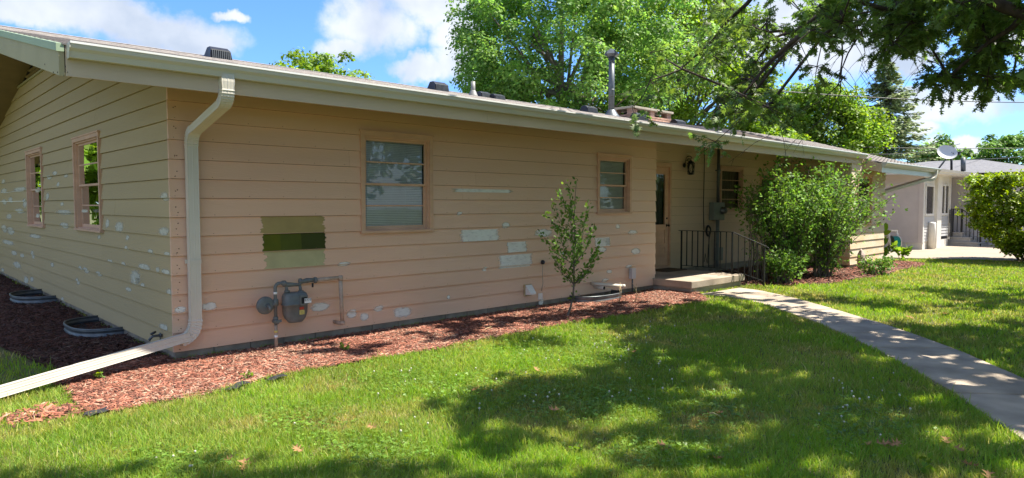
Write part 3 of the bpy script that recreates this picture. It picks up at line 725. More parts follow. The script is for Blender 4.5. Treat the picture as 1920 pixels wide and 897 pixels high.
# swatches occupy whole courses
def swatch(xa, xb, ymid, mname, lab, rag='LR'):
    p = at_y((xa+xb)/2, ymid, -.03); k = int((p.z-Z0)//EXPO); u0 = at_y(xa, ymid, -.03).x; u1 = at_y(xb, ymid, -.03).x
    patch(FR, (u0+u1)/2, Z0+(k+.5)*EXPO, u1-u0, EXPO-.008, mname, 'paint_swatch', True, int(xa), lab=lab, rag=rag)
swatch(488, 611, 423, 'swatch_tan', 'olive tan test swatch, topmost of the paint samples')
swatch(494, 527, 455, 'swatch_g1', 'moss green test swatch', 'L'); swatch(527, 566, 455, 'swatch_g2', 'olive green test swatch', ''); swatch(566, 612, 455, 'swatch_g3', 'dark green test swatch', 'R')
swatch(495, 613, 487, 'swatch_sage', 'pale sage test swatch, lowest of the paint samples')
for i, q in enumerate([(375, 566, 410, 584), (325, 574, 352, 588), (580, 566, 622, 586), (650, 578, 672, 600), (674, 586, 694, 603), (735, 574, 776, 598), (632, 491, 660, 500), (700, 572, 722, 586),
                       (845, 355, 965, 361), (856, 396, 868, 405), (861, 431, 939, 453), (940, 416, 958, 430), (950, 454, 990, 473), (934, 478, 1001, 502), (1001, 428, 1040, 446), (1135, 446, 1146, 462),
                       (1176, 431, 1198, 441), (1115, 446, 1146, 464), (1120, 462, 1140, 474), (1182, 464, 1203, 478), (1155, 420, 1165, 430), (1138, 505, 1150, 514), (1172, 497, 1186, 503), (1128, 522, 1143, 530),
                       (838, 553, 845, 562), (905, 500, 915, 510), (1010, 560, 1022, 574), (1050, 470, 1062, 480)]):
    px_patch(*q, wall='F', seed=i+1, rect=(i in (8, 10, 12, 13, 17)))
lw = [(0, 352, 14, 364), (22, 350, 52, 360), (62, 353, 74, 362), (2, 372, 12, 386), (14, 368, 24, 382), (40, 370, 50, 392), (84, 328, 96, 338), (96, 320, 108, 330), (116, 326, 126, 334), (84, 360, 92, 378),
      (100, 393, 140, 404), (110, 378, 118, 388), (212, 414, 232, 438), (110, 416, 130, 430), (232, 440, 240, 452), (195, 409, 204, 430), (150, 392, 166, 400), (298, 358, 316, 380), (294, 424, 318, 444),
      (0, 420, 14, 438), (10, 424, 27, 442), (50, 438, 77, 448), (0, 450, 28, 460), (18, 470, 32, 480), (22, 490, 40, 504), (56, 468, 64, 488), (92, 492, 100, 502), (35, 475, 45, 484), (1, 502, 8, 512),
      (42, 517, 54, 534), (54, 518, 62, 530), (60, 546, 66, 552), (140, 520, 148, 536), (145, 498, 154, 508), (153, 500, 166, 514), (178, 508, 190, 520), (113, 556, 120, 568), (200, 486, 212, 494), (232, 460, 240, 470),
      (240, 504, 264, 538), (256, 494, 284, 508), (226, 490, 236, 500), (290, 500, 300, 512), (300, 504, 320, 516), (275, 466, 288, 478), (262, 530, 272, 540), (305, 472, 320, 480), (310, 540, 322, 556), (296, 606, 316, 622),
      (68, 350, 76, 360), (104, 340, 112, 352), (26, 390, 46, 402), (64, 400, 74, 410), (10, 400, 22, 412), (252, 520, 262, 532), (232, 538, 246, 548), (180, 440, 188, 450), (2, 335, 10, 346)]
for i, q in enumerate(lw): px_patch(*q, mname='primer_faint', wall='L', seed=100+i)
def nails():
    b = MB(); rnd = random.Random(2)
    for k in range(13):
        z = Z0+k*EXPO+.022
        for u in [.03]+[.42+.406*i for i in range(20)]:
            if any(w[0] < u < w[1] and w[2] < z < w[3] for w in (W1, W2)): continue
            b.lathe(FR(u+rnd.uniform(-.01, .01), z, boff(z, Z0+k*EXPO)+.0012), [(.0042, 0), (.004, .0016)], (0, -1, 0), 6)
        for u in (.03, .05):
            z2 = z+rnd.uniform(0, .12); b.lathe(FR(u, z2, boff(z2, Z0+k*EXPO)+.001), [(.007, 0), (.006, .0015)], (0, -1, 0), 6)
    b.build('nail_head', 'rust', H, kind='stuff')
nails()
# foundation blocks, one by one
blk = None
def foundation():
    def row(frame, u0, u1, off, zt):
        u = u0; i = 0
        while u < u1-.02:
            w = min(.405, u1-u); b = MB(); o = off+random.uniform(-.002, .002)
            P = [frame(q, z, oo) for oo in (o, -.18) for z in (-.15, zt) for q in (u+.003, u+w-.003)]
            b.add(P, [(0, 1, 3, 2), (4, 6, 7, 5), (0, 4, 5, 1), (2, 3, 7, 6), (0, 2, 6, 4), (1, 5, 7, 3)]); b.build('foundation_block', 'found', H); u += w+.003
    row(FR, 0.0, XJ-.02, -.02, Z0+.03); row(LF, .19, 13.5, -.02, Z0+.03); row(WG, 16.22, 18.7, -.02, Z0+.03)
    row(RC, XJ+.02, 16.1, -.02, .22)
foundation()
# hidden sheathing so nothing shines through
def sheath():
    b = MB()
    b.box((0.25, .7, .0), (18.5, .75, .02))
    b.add([(0.62, .62, 0), (0.62, 13.2, 0), (0.62, 13.2, 3.0), (.62, 6.8, 4.2), (0.62, .62, 2.9)], [(0, 1, 2, 3, 4)])
    b.add([(.62, .62, 0), (8.2, .62, 0), (8.2, .62, 2.9), (.62, .62, 2.9)], [(0, 1, 2, 3)])
    b.add([(8.2, 1.62, 0), (16.9, 1.62, 0), (16.9, 1.62, 2.9), (8.2, 1.62, 2.9)], [(0, 1, 2, 3)])
    b.build('inner_wall', 'dark', H)
sheath()
window(FR, *W1); window(FR, *W2)
window(RC, *W3, blind=False, curtain=True)
window(LF, *W4); window(LF, *W5)
window(WG, *W7, blind=False, curtain=True); window(RC, *W6, blind=False, curtain=True)
# picture windows half hidden behind the shrub
# recess: door
def door():
    u0, u1, z0, z1 = DOOR; f = RC
    def bx(b, a, c, s, t, o0, o1):
        P = [f(u, z, o) for o in (o0, o1) for z in (s, t) for u in (a, c)]
        b.add(P, [(0, 1, 3, 2), (4, 6, 7, 5), (0, 4, 5, 1), (2, 3, 7, 6), (0, 2, 6, 4), (1, 5, 7, 3)]); return b
    c = .06; b = MB(); bx(b, u0, u0+c, z0, z1, -.08, .04); bx(b, u1-c, u1, z0, z1, -.08, .04); bx(b, u0+c, u1-c, z1-.09, z1, -.08, .04); bx(b, u0+c, u1-c, z0, z0+.04, -.08, .06)
    D = b.build('door', 'trim', H)
    a, e, s, t = u0+c+.004, u1-c-.004, z0+.045, z1-.094
    b = MB(); st = .13; gz0 = s+(t-s)*.42; gz1 = t-.16
    bx(b, a, a+st, s, t, -.045, 0); bx(b, e-st, e, s, t, -.045, 0); bx(b, a+st, e-st, s, s+.18, -.045, 0); bx(b, a+st, e-st, gz1, t, -.045, 0); bx(b, a+st, e-st, gz0-.12, gz0, -.045, 0); bx(b, a+st, e-st, s+.42, s+.50, -.045, 0)
    b.build('door_leaf', 'trim', D)
    for (p, q) in ((s+.18, s+.42), (s+.50, gz0-.12)):
        b = MB(); bx(b, a+st, e-st, p, q, -.04, -.014); bx(b, a+st+.05, e-st-.05, p+.05, q-.05, -.014, -.006); b.build('door_panel', 'trim', D)
    b = MB(); b.add([f(a+st, gz0, -.02), f(e-st, gz0, -.02), f(e-st, gz1, -.02), f(a+st, gz1, -.02)], [(0, 1, 2, 3)]); b.build('door_glass', 'glass', D)
    b = MB(); n = 20; vs = []
    for i in range(n+1): u = a+st-.03+(e-a-2*st+.06)*i/n; vs += [f(u, gz0-.05, -.08+.01*math.sin(i*2.1)), f(u, gz1+.05, -.08+.01*math.sin(i*2.1))]
    b.add(vs, [(2*i, 2*i+2, 2*i+3, 2*i+1) for i in range(n)], True); b.build('curtain', 'curtain', D)
    b = MB(); zk = z0+.95; b.lathe(f(e-.06, zk, 0.0), [(.03, 0), (.03, .008), (.011, .012), (.011, .04), (.028, .05), (.03, .065), (.018, .078)], (0, -1, 0), 12)
    b.lathe(f(e-.06, zk+.16, 0.0), [(.022, 0), (.022, .014), (.01, .018)], (0, -1, 0), 10); b.build('doorknob', 'black_metal', D)
    return D
door()
# roof ---------------------------------------------------------------
def roof():
    t = .03
    b = MB(); b.prism_x([(EY, EZ-.012), (YR, roofz(YR)-.012), (2*YR-EY, EZ-.012), (2*YR-EY, EZ-.05), (YR, roofz(YR)-.05), (EY, EZ-.05)], OVX, 17.0)
    b.prism_x([(WY, WZ-.012), (WBY, roofz(WBY)+.14), (YR, roofz(YR)-.010), (2*YR-EY, EZ-.012), (2*YR-EY, EZ-.05), (YR, roofz(YR)-.05), (WBY, roofz(WBY)-.05), (WY, WZ-.05)], 17.0, XEND)
    R = b.build('roof', 'shingle', H)
    # shingles with thickness, laid in lapped courses; the nearest 300 are single parts
    ex = .142; cosw = 1/math.hypot(1, SLOPE); sd = Vector((0, 1, SLOPE)).normalized(); nn = Vector((0, -SLOPE, 1)).normalized()
    L_ = (YR-EY)/cosw; wS = .305
    base = MB(); tt = .014; hw = wS/2-.003
    v = []
    for (x, s_, z) in [(-hw, 0, 0), (hw, 0, 0), (hw, ex+.01, -.004), (-hw, ex+.01, -.004)]: v.append(Vector((x, 0, 0))+sd*s_+nn*(z+(tt if s_ == 0 else .003)))
    for (x, s_, z) in [(-hw, 0, 0), (hw, 0, 0), (hw, ex+.01, -.004), (-hw, ex+.01, -.004)]: v.append(Vector((x, 0, 0))+sd*s_+nn*(-.004))
    base.add(v, [(0, 1, 2, 3), (4, 7, 6, 5), (0, 4, 5, 1), (1, 5, 6, 2), (2, 6, 7, 3), (3, 7, 4, 0)])
    sm = bpy.data.meshes.new('shingle'); sm.from_pydata([tuple(q) for q in base.v], [], base.f); sm.materials.append(M['shingle'])
    pos = []
    ns = int(L_/ex)
    for j in range(-3, ns):
        s0 = -.02+j*ex; y = EY+s0*cosw; z = EZ+s0*cosw*SLOPE-.011
        if j < 0: continue
        x = OVX-.02+(j % 2)*wS/2+.15
        while x < 17.0: pos.append((x+random.uniform(-.004, .004), y, z+random.uniform(0, .003))); x += wS
    pos.sort(key=lambda p: (Vector(p)-CAM).length+ (0 if p[0] < 4 else 0))
    for p in pos[:300]: inst('shingle', sm, H, p, (random.uniform(-.01, .01), 0, random.uniform(-.012, .012)))
    rest = np.array(pos[300:]); k = len(rest)
    wsl = (roofz(WBY)+.152-WZ)/(WBY-WY); wc = 1/math.hypot(1, wsl); wang = math.atan(wsl)-math.atan(SLOPE); wp = []
    for j in range(int((WBY-WY)/wc/ex)):
        x = 17.0+.12+(j % 2)*wS/2
        while x < XEND: wp.append((x, WY+(-.02+j*ex)*wc, WZ+(-.02+j*ex)*wc*wsl-.009)); x += wS
    RX = np.array(Matrix.Rotation(wang, 3, 'X'))
    tri = [(0, 1, 2), (0, 2, 3), (0, 4, 5), (0, 5, 1), (1, 5, 6), (1, 6, 2), (3, 7, 4), (3, 4, 0)]
    Ms = np.repeat(np.eye(3)[None], k, 0)
    Ms = np.concatenate([Ms, np.repeat(RX[None], len(wp), 0)]); rest = np.concatenate([rest, np.array(wp)])
    mass('shingle_field', [tuple(q) for q in base.v], tri, Ms, rest, 'shingle', H, None)
    # ridge caps
    b = MB(); x = OVX
    while x < XEND: b.prism_x([(YR-.14, roofz(YR)-.032+.015), (YR, roofz(YR)+.02), (YR+.14, roofz(YR)-.032+.015), (YR, roofz(YR)-.005)], x, min(x+.245, XEND)); x += .25
    b.build('ridge_cap', 'shingle', H, kind='stuff')
    # rake boards and drip trim on the near gable
    for x0_, x1_, mname in ((OVX-.005, OVX-.045, 'rake'),):
        b = MB(); zt = -.058; h = .215
        b.prism_x([(EY+.0, EZ+zt), (YR, roofz(YR)+zt), (YR, roofz(YR)+zt-h), (EY+.0, EZ+zt-h)], x1_, x0_); b.build('rake_board', mname, H)
        b = MB(); b.prism_x([(YR, roofz(YR)+zt), (2*YR-EY, EZ+zt), (2*YR-EY, EZ+zt-h), (YR, roofz(YR)+zt-h)], x1_, x0_); b.build('rake_board', mname, H)
        b = MB(); b.prism_x([(EY-.01, EZ-.008), (YR, roofz(YR)-.008), (YR, roofz(YR)-.075), (EY-.01, EZ-.075)], x1_-.018, x0_-.002); b.build('drip_trim', 'rake_trim', H)
        b = MB(); b.prism_x([(YR, roofz(YR)-.008), (2*YR-EY, EZ-.008), (2*YR-EY, EZ-.075), (YR, roofz(YR)-.075)], x1_-.018, x0_-.002); b.build('drip_trim', 'rake_trim', H)
        nl = MB()
        for (px, py) in [(84, 121), (108, 136), (123, 125), (100, 136), (127, 136), (120, 142)]:
            p = at_x(px, py, x1_-.001); nl.lathe((x1_-.0005, p.y, p.z), [(.008, 0), (.007, .002)], (-1, 0, 0), 8)
        nl.build('nail_hole', 'dark', H, kind='stuff')
    # soffits
    for (ya, yb) in ((EY+.02, YR), (YR, 2*YR-EY-.02)):
        b = MB(); b.prism_x([(ya, sofz(ya)), (yb, sofz(yb)), (yb, sofz(yb)+.012), (ya, sofz(ya)+.012)], OVX-.003, 0.005); b.build('soffit', 'soffit', H)
    b = MB(); b.prism_x([(EY+.02, sofz(EY+.02)), (1.02, sofz(1.02)), (1.02, sofz(1.02)+.012), (EY+.02, sofz(EY+.02)+.012)], 0.006, 17.0)
    b.prism_x([(-1.42, WZ-.24), (1.02, sofz(1.02)), (1.02, sofz(1.02)+.012), (-1.42, WZ-.23)], 17.0, XEND); b.build('soffit', 'soffit', H)
    # gable vent: dark triangle over the top trim
    ya = (4.0-sofz(0))/SLOPE; b = MB()
    b.add([(.06, ya, 4.0), (.06, 13.6-ya, 4.0), (.06, YR, sofz(YR)+.01)], [(0, 1, 2)]); b.build('gable_vent', 'dark', H)
    b = MB(); b.box((-.04, ya-.02, 3.985), (.05, 13.6-ya+.02, 4.02)); b.build('gable_trim', 'rake', H)
    # louvre slats of the vent
    for k in range(5):
        z = 4.05+k*.07; l = (z-sofz(0))/SLOPE
        if YR-l < .15: continue
        b = MB(); b.bar((.02, l+.05, z), (.02, 13.6-l-.05, z), .045, .008, up=(.6, 0, 1)); b.build('louvre', 'soffit', H)
    # front fascia: boards with visible joints
    xs = [OVX+.0, 3.55, at_y(954, 200, EY-.02).x, 12.3, 17.0]
    for i in range(len(xs)-1):
        b = MB(); b.box((xs[i]+.001, EY-.028, EZ-.275), (xs[i+1]-.001, EY-.003, EZ-.052)); b.build('fascia_board', 'fascia', H)
    b = MB(); dz = WZ-EZ; b.box((17.001, -1.478, EZ-.275+dz), (XEND, -1.453, EZ-.052+dz)); b.build('fascia_board', M['gutter'], H, label='far eave fascia board, cream for its sunlit face')  # cream tone stands for sun on the far fascia
    b = MB(); b.prism_x([(-1.476, WZ-.05), (WBY, roofz(WBY)+.10), (WBY, roofz(WBY)-.15), (-1.476, WZ-.275)], 16.955, 16.998); b.build('rake_board', 'fascia', H, label='brown rake board at the step in the eave')
roof()
def gutter(xa, xb, y, z):
    prof = [(y, z), (y-.008, z), (y-.008, z-.118), (y-.07, z-.118), (y-.078, z-.095), (y-.088, z-.07), (y-.112, z-.045), (y-.118, z-.02), (y-.118, z-.002), (y-.105, z+.004), (y-.105, z-.004), (y-.112, z-.008), (y-.104, z-.045), (y-.08, z-.075), (y-.066, z-.11), (y, z-.11)]
    G = MB(); n = len(prof)
    # segments ~3 m with slip joints
    vs = [(xa, a, b) for a, b in prof]+[(xb, a, b) for a, b in prof]
    G.add(vs, [(i, i+1, n+i+1, n+i) for i in range(n-1)]); o = G.build('gutter', 'gutter', H)
    b = MB(); cap = [(y-.001, z-.002), (y-.001, z-.124), (y-.072, z-.124), (y-.092, z-.072), (y-.120, z-.045), (y-.122, z+.002)]
    b.prism_x(cap, xa-.004, xa+.002); b.prism_x(cap, xb-.002, xb+.004); b.build('end_cap', 'gutter', o)
    b = MB(); b.box((xa, y-.126, z-.010), (xb, y-.108, z+.008)); b.build('gutter_lip', 'gutter_lip', o)
    x = xa+3.05; 
    while x < xb: 
        b = MB(); pr2 = [(a-(.003 if a < y-.05 else 0), c-(.003 if c < z-.05 else -.002)) for a, c in [(y-.01, z-.12), (y-.07, z-.12), (y-.088, z-.07), (y-.112, z-.045), (y-.12, z-.0)]]
        m_ = len(pr2); b.add([(x, a, c) for a, c in pr2]+[(x+.05, a, c) for a, c in pr2], [(i, i+1, m_+i+1, m_+i) for i in range(m_-1)]); b.build('slip_joint', 'gutter', o); x += 3.05
    return o
gutter(OVX+.01, 16.93, EY-.029, EZ-.012); gutter(16.97, XEND, -1.479, WZ-.012)
# downspout with fluted rectangular section
def rect_sec(w, d, ribs=3):
    pts = []; n = 10
    def side(a, b, rib):
        out = []
        for i in range(n):
            t = i/n; x = a[0]+(b[0]-a[0])*t; y = a[1]+(b[1]-a[1])*t
            nx, ny = (b[1]-a[1]), -(b[0]-a[0]); l = math.hypot(nx, ny); nx /= l; ny /= l
            g = -.0024*abs(math.sin(t*math.pi*rib)) if .08 < t < .95 else 0
            out.append((x+nx*-g*-1, y+ny*-g*-1))
        return out
    c = [(-w/2, -d/2), (w/2, -d/2), (w/2, d/2), (-w/2, d/2)]
    for i in range(4): pts += side(c[i], c[(i+1) % 4], 4)
    return pts
def arc_pts(p, c1, q, n=7):
    p, c1, q = Vector(p), Vector(c1), Vector(q)
    return [p*(1-t)**2+c1*2*t*(1-t)+q*t*t for t in [i/n for i in range(n+1)]]
def downspout():
    xs = at_y(362, 400, -.09).x
    sec = rect_sec(.112, .08)
    yo = EY-.075
    top = [(xs, yo, EZ-.10)]+arc_pts((xs, yo, 2.80), (xs, yo, 2.66), (xs, yo+.14, 2.615), 8)+arc_pts((xs, -.27, 2.47), (xs, -.085, 2.41), (xs, -.085, 2.26), 8)+[(xs, -.085, .46)]
    # crimped elbow ridges come from alternating section sizes
    def swp(pts, name, par, crimp=False):
        secs = []
        for i in range(len(pts)): k = 1.0+(.11 if (crimp and i % 2) else 0); secs.append([(a*k, b*k) for a, b in sec])
        b = MB(); b.sweep(pts, secs, start=(1, 0, 0), caps=True); return b.build(name, 'spout', par)
    def fine(pts, n): 
        out = []
        for a, b in zip(pts, pts[1:]):
            a, b = Vector(a), Vector(b)
            for i in range(n): out.append(a.lerp(b, i/n))
        out.append(Vector(pts[-1])); return out
    D = swp(fine([(xs, yo, EZ-.10)]+arc_pts((xs, yo, 2.78), (xs, yo, 2.68), (xs, yo+.10, 2.645), 8), 2), 'downspout', H, True)
    swp([(xs, yo+.095, 2.646), (xs, -.20, 2.462)], 'slanted_pipe', D)
    swp(fine(arc_pts((xs, -.205, 2.466), (xs, -.085, 2.43), (xs, -.085, 2.30), 8), 2), 'elbow', D, True)
    swp([(xs, -.085, 2.31), (xs, -.085, 1.2), (xs, -.085, .44)], 'straight_pipe', D)
    e = Vector((xs-.17, -.115, .235))
    swp(fine(arc_pts((xs, -.085, .45), (xs, -.09, .27), e, 9), 2), 'elbow', D, True)
    end = at_z(-60, 752, .06); 
    b = MB(); sec2 = [(a*1.12, b_*1.18) for a, b_ in rect_sec(.08, .112)]
    p0 = Vector((xs-.10, -.11, .27)); dirv = (end-p0)
    b.sweep([p0, p0+dirv*.5, p0+dirv*1.05], sec2, start=(0, .15, 1)); ext = b.build('ground_extension', 'spout', D)
    b = MB(); b.box((xs-.075, -.05, 1.05), (xs+.075, -.03, 1.09)); b.box((xs-.06, -.132, 1.05), (xs+.06, -.128, 1.09)); b.build('strap', 'spout', D)
    # far downspout, slanting back under the far eave
    a = Vector((21.55, -1.54, WZ-.11)); c = Vector((18.86, -.85, 2.02))
    pts = arc_pts(a+Vector((0, 0, .05)), a+Vector((0, 0, -.3)), a+(c-a)*.18+Vector((0, 0, -.12)), 6)+[c+Vector((0, 0, .0)), c+Vector((-.0, .08, -.12)), Vector((18.85, -.7, .2))]
    b = MB(); b.sweep(pts, [(-.06, -.045), (.06, -.045), (.06, .045), (-.06, .045)], start=(0, 1, 0)); b.build('downspout', 'spout', H, label='cream downspout slanting under the far eave')
downspout()
# ================================================================== THINGS ON THE ROOF
def on_roof(px, py, y):
    p = at_y(px, py, y); return Vector((p.x, y, roofz(y)))
def box_vent(px, y, w, label, h=.20, low=False):
    p = on_roof(px, 120, y); T = thing('roof_vent', label, 'roof vent', p, 'black vents along the roof ridge')
    b = MB(); x, yy, z = p; d = .34 if not low else .28; h_ = h
    b.add([(x-w/2-.06, yy-d/2-.1, z-.08), (x+w/2+.06, yy-d/2-.1, z-.08), (x+w/2+.06, yy+d/2, z+.06), (x-w/2-.06, yy+d/2, z+.06)], [(0, 1, 2, 3)]); b.build('flange', 'vent_black', T)
    b = MB(); k = .05
    v = [(x-w/2, yy-d/2, z-.08), (x+w/2, yy-d/2, z-.08), (x+w/2, yy+d/2, z-.0), (x-w/2, yy+d/2, z-.0),
         (x-w/2+k*.6, yy-d/2+.02, z+h_*.62), (x+w/2-k*.6, yy-d/2+.02, z+h_*.62), (x+w/2-k, yy+d/2-.08, z+h_), (x-w/2+k, yy+d/2-.08, z+h_),
         (x+w/2-k, yy-.04, z+h_), (x-w/2+k, yy-.04, z+h_)]
    b.add(v, [(0, 1, 5, 4), (1, 2, 6, 8, 5), (2, 3, 7, 6), (3, 0, 4, 9, 7), (4, 5, 8, 9), (9, 8, 6, 7)]); b.build('hood', 'vent_black', T, bevel=.008)
    b = MB(); n = 10
    for i in range(n): u = x-w/2+.06+(w-.12)*i/(n-1); b.bar((u, yy-d/2-.012, z-.06), (u, yy-d/2+.004, z+h_*.58), .012, .01, up=(0, 1, 0))
    b.build('grille', 'galv', T, kind='stuff')
    b = MB(); b.bar((x-w/2+.05, yy-d/2+.01, z+h_*.66), (x+w/2-.05, yy-d/2+.01, z+h_*.66), .012, .012); b.build('cap_edge', 'galv', T)
box_vent(409, 5.7, .44, 'black box vent alone at the left of the ridge, with silver grille')
box_vent(821, 5.6, .46, 'black box vent on the ridge just left of the grey vent pipe')
box_vent(905, 5.6, .38, 'low black vent right beside the grey vent pipe', .13, True)
box_vent(931, 5.4, .42, 'low black vent second to the right of the grey vent pipe', .12, True)
box_vent(1104, 5.7, .52, 'black box vent just left of the tall metal flue', .19)
box_vent(1199, 4.6, .58, 'black box vent in front of the brick chimney', .20)
box_vent(1272, 5.7, .62, 'black box vent right of the brick chimney, rightmost on the ridge', .19)
def vent_pipe():
    p = on_roof(887, 180, 5.5); T = thing('vent_pipe', 'short grey plumbing vent pipe with flared boot on the roof', 'vent pipe', p)
    MB().lathe(p+Vector((0, 0, -.05)), [(.055, 0), (.055, .40), (.047, .40), (.047, .30)], n=14).build('pipe', 'pipe_grey', T)
    MB().lathe(p+Vector((0, 0, -.06)), [(.15, 0), (.12, .06), (.075, .17), (.06, .19)], n=14).build('boot', 'pipe_grey', T)
vent_pipe()
def flue():
    p = on_roof(1146, 235, 6.0); T = thing('metal_flue', 'tall grey metal flue with peaked cap rising above the roof', 'flue', p)
    top = at_y(1146, 100, 6.0).z
    MB().lathe(p+Vector((0, 0, -.1)), [(.095, 0), (.095, top-p.z)], n=18).build('pipe', 'galv', T)
    for z in (p.z+.8, p.z+1.7): MB().lathe((p.x, p.y, z), [(.10, 0), (.10, .03)], n=18).build('band', 'galv', T)
    MB().lathe(p+Vector((0, 0, -.12)), [(.30, 0), (.26, .1), (.14, .26), (.12, .3)], n=18).build('flashing', 'galv', T)
    b = MB(); z = top-.12; w = .23
    # cap: box with slanted hood wings
    for a in range(4):
        t = a*math.pi/2+.5; c, s = math.cos(t), math.sin(t)
        q = lambda x, y, zz: (p.x+x*c-y*s, p.y+x*s+y*c, z+zz)
        b.add([q(-.10, .10, .0), q(.10, .10, .0), q(.13, w, .08), q(-.13, w, .08), q(.0, .0, .27), q(.10, .12, .20), q(-.10, .12, .20)], [(0, 1, 2, 3), (3, 2, 5, 6), (6, 5, 4), (1, 4, 5), (1, 5, 2), (0, 3, 6), (0, 6, 4)])
    b.build('cap', 'galv', T)
flue()
def chimney():
    y = 6.3; a = at_y(1168, 225, y); c = at_y(1240, 225, y); z0 = roofz(y)-.4
    T = thing('brick_chimney', 'squat red brick chimney with side openings and a pale cap slab', 'chimney', (a.x, y, z0))
    x0, x1 = a.x, c.x; top = at_y(1200, 214, y-.4).z+.22; y0, y1 = y-.4, y+.5
    wall_top = top-.30
    MB().box((x0+.03, y0+.03, z0), (x1-.03, y1-.03, wall_top-.01)).build('core', 'mortar', T)
    bl, bh = .215, .068; me = MB().box((-bl/2+.004, -.045, 0.003), (bl/2-.004, .045, bh-.008)); 
    sm = bpy.data.meshes.new('brick'); sm.from_pydata(me.v, [], me.f); sm.materials.append(M['brick'])
    z = z0+.2; j = 0
    while z < wall_top:
        off = bl/2 if j % 2 else 0; x = x0+bl/2-off+.0
        while x < x1:
            if x > x0+.02 and x < x1-.02: inst('brick', sm, T, (x, y0+.03, z), (0, 0, random.uniform(-.02, .02)))
            x += bl
        yy = y0+bl/2+off*.5
        while yy < y1: inst('brick', sm, T, (x0+.03, yy, z), (0, 0, math.pi/2)); yy += bl
        z += bh+.006; j += 1
    for (px_, py_) in ((x0+.12, y0+.12), (x0+.12, y1-.12), (x1-.12, y0+.12), (x1-.12, y1-.12), ((x0+x1)/2, y0+.12), ((x0+x1)/2, y1-.12)):
        for k in range(4): b = MB(); b.box((px_-.12, py_-.12, wall_top+k*.066-.02), (px_+.12, py_+.12, wall_top+k*.066+.04)); b.build('brick', 'brick', T)
    MB().box((x0-.06, y0-.07, top-.06), (x1+.06, y1+.07, top+.012)).build('cap_slab', 'concrete', T, bevel=.01)
    MB().box((x0+.3, y0+.3, wall_top-.05), (x1-.3, y1-.3, wall_top+.18)).build('flue_tile', 'dark', T)
chimney()

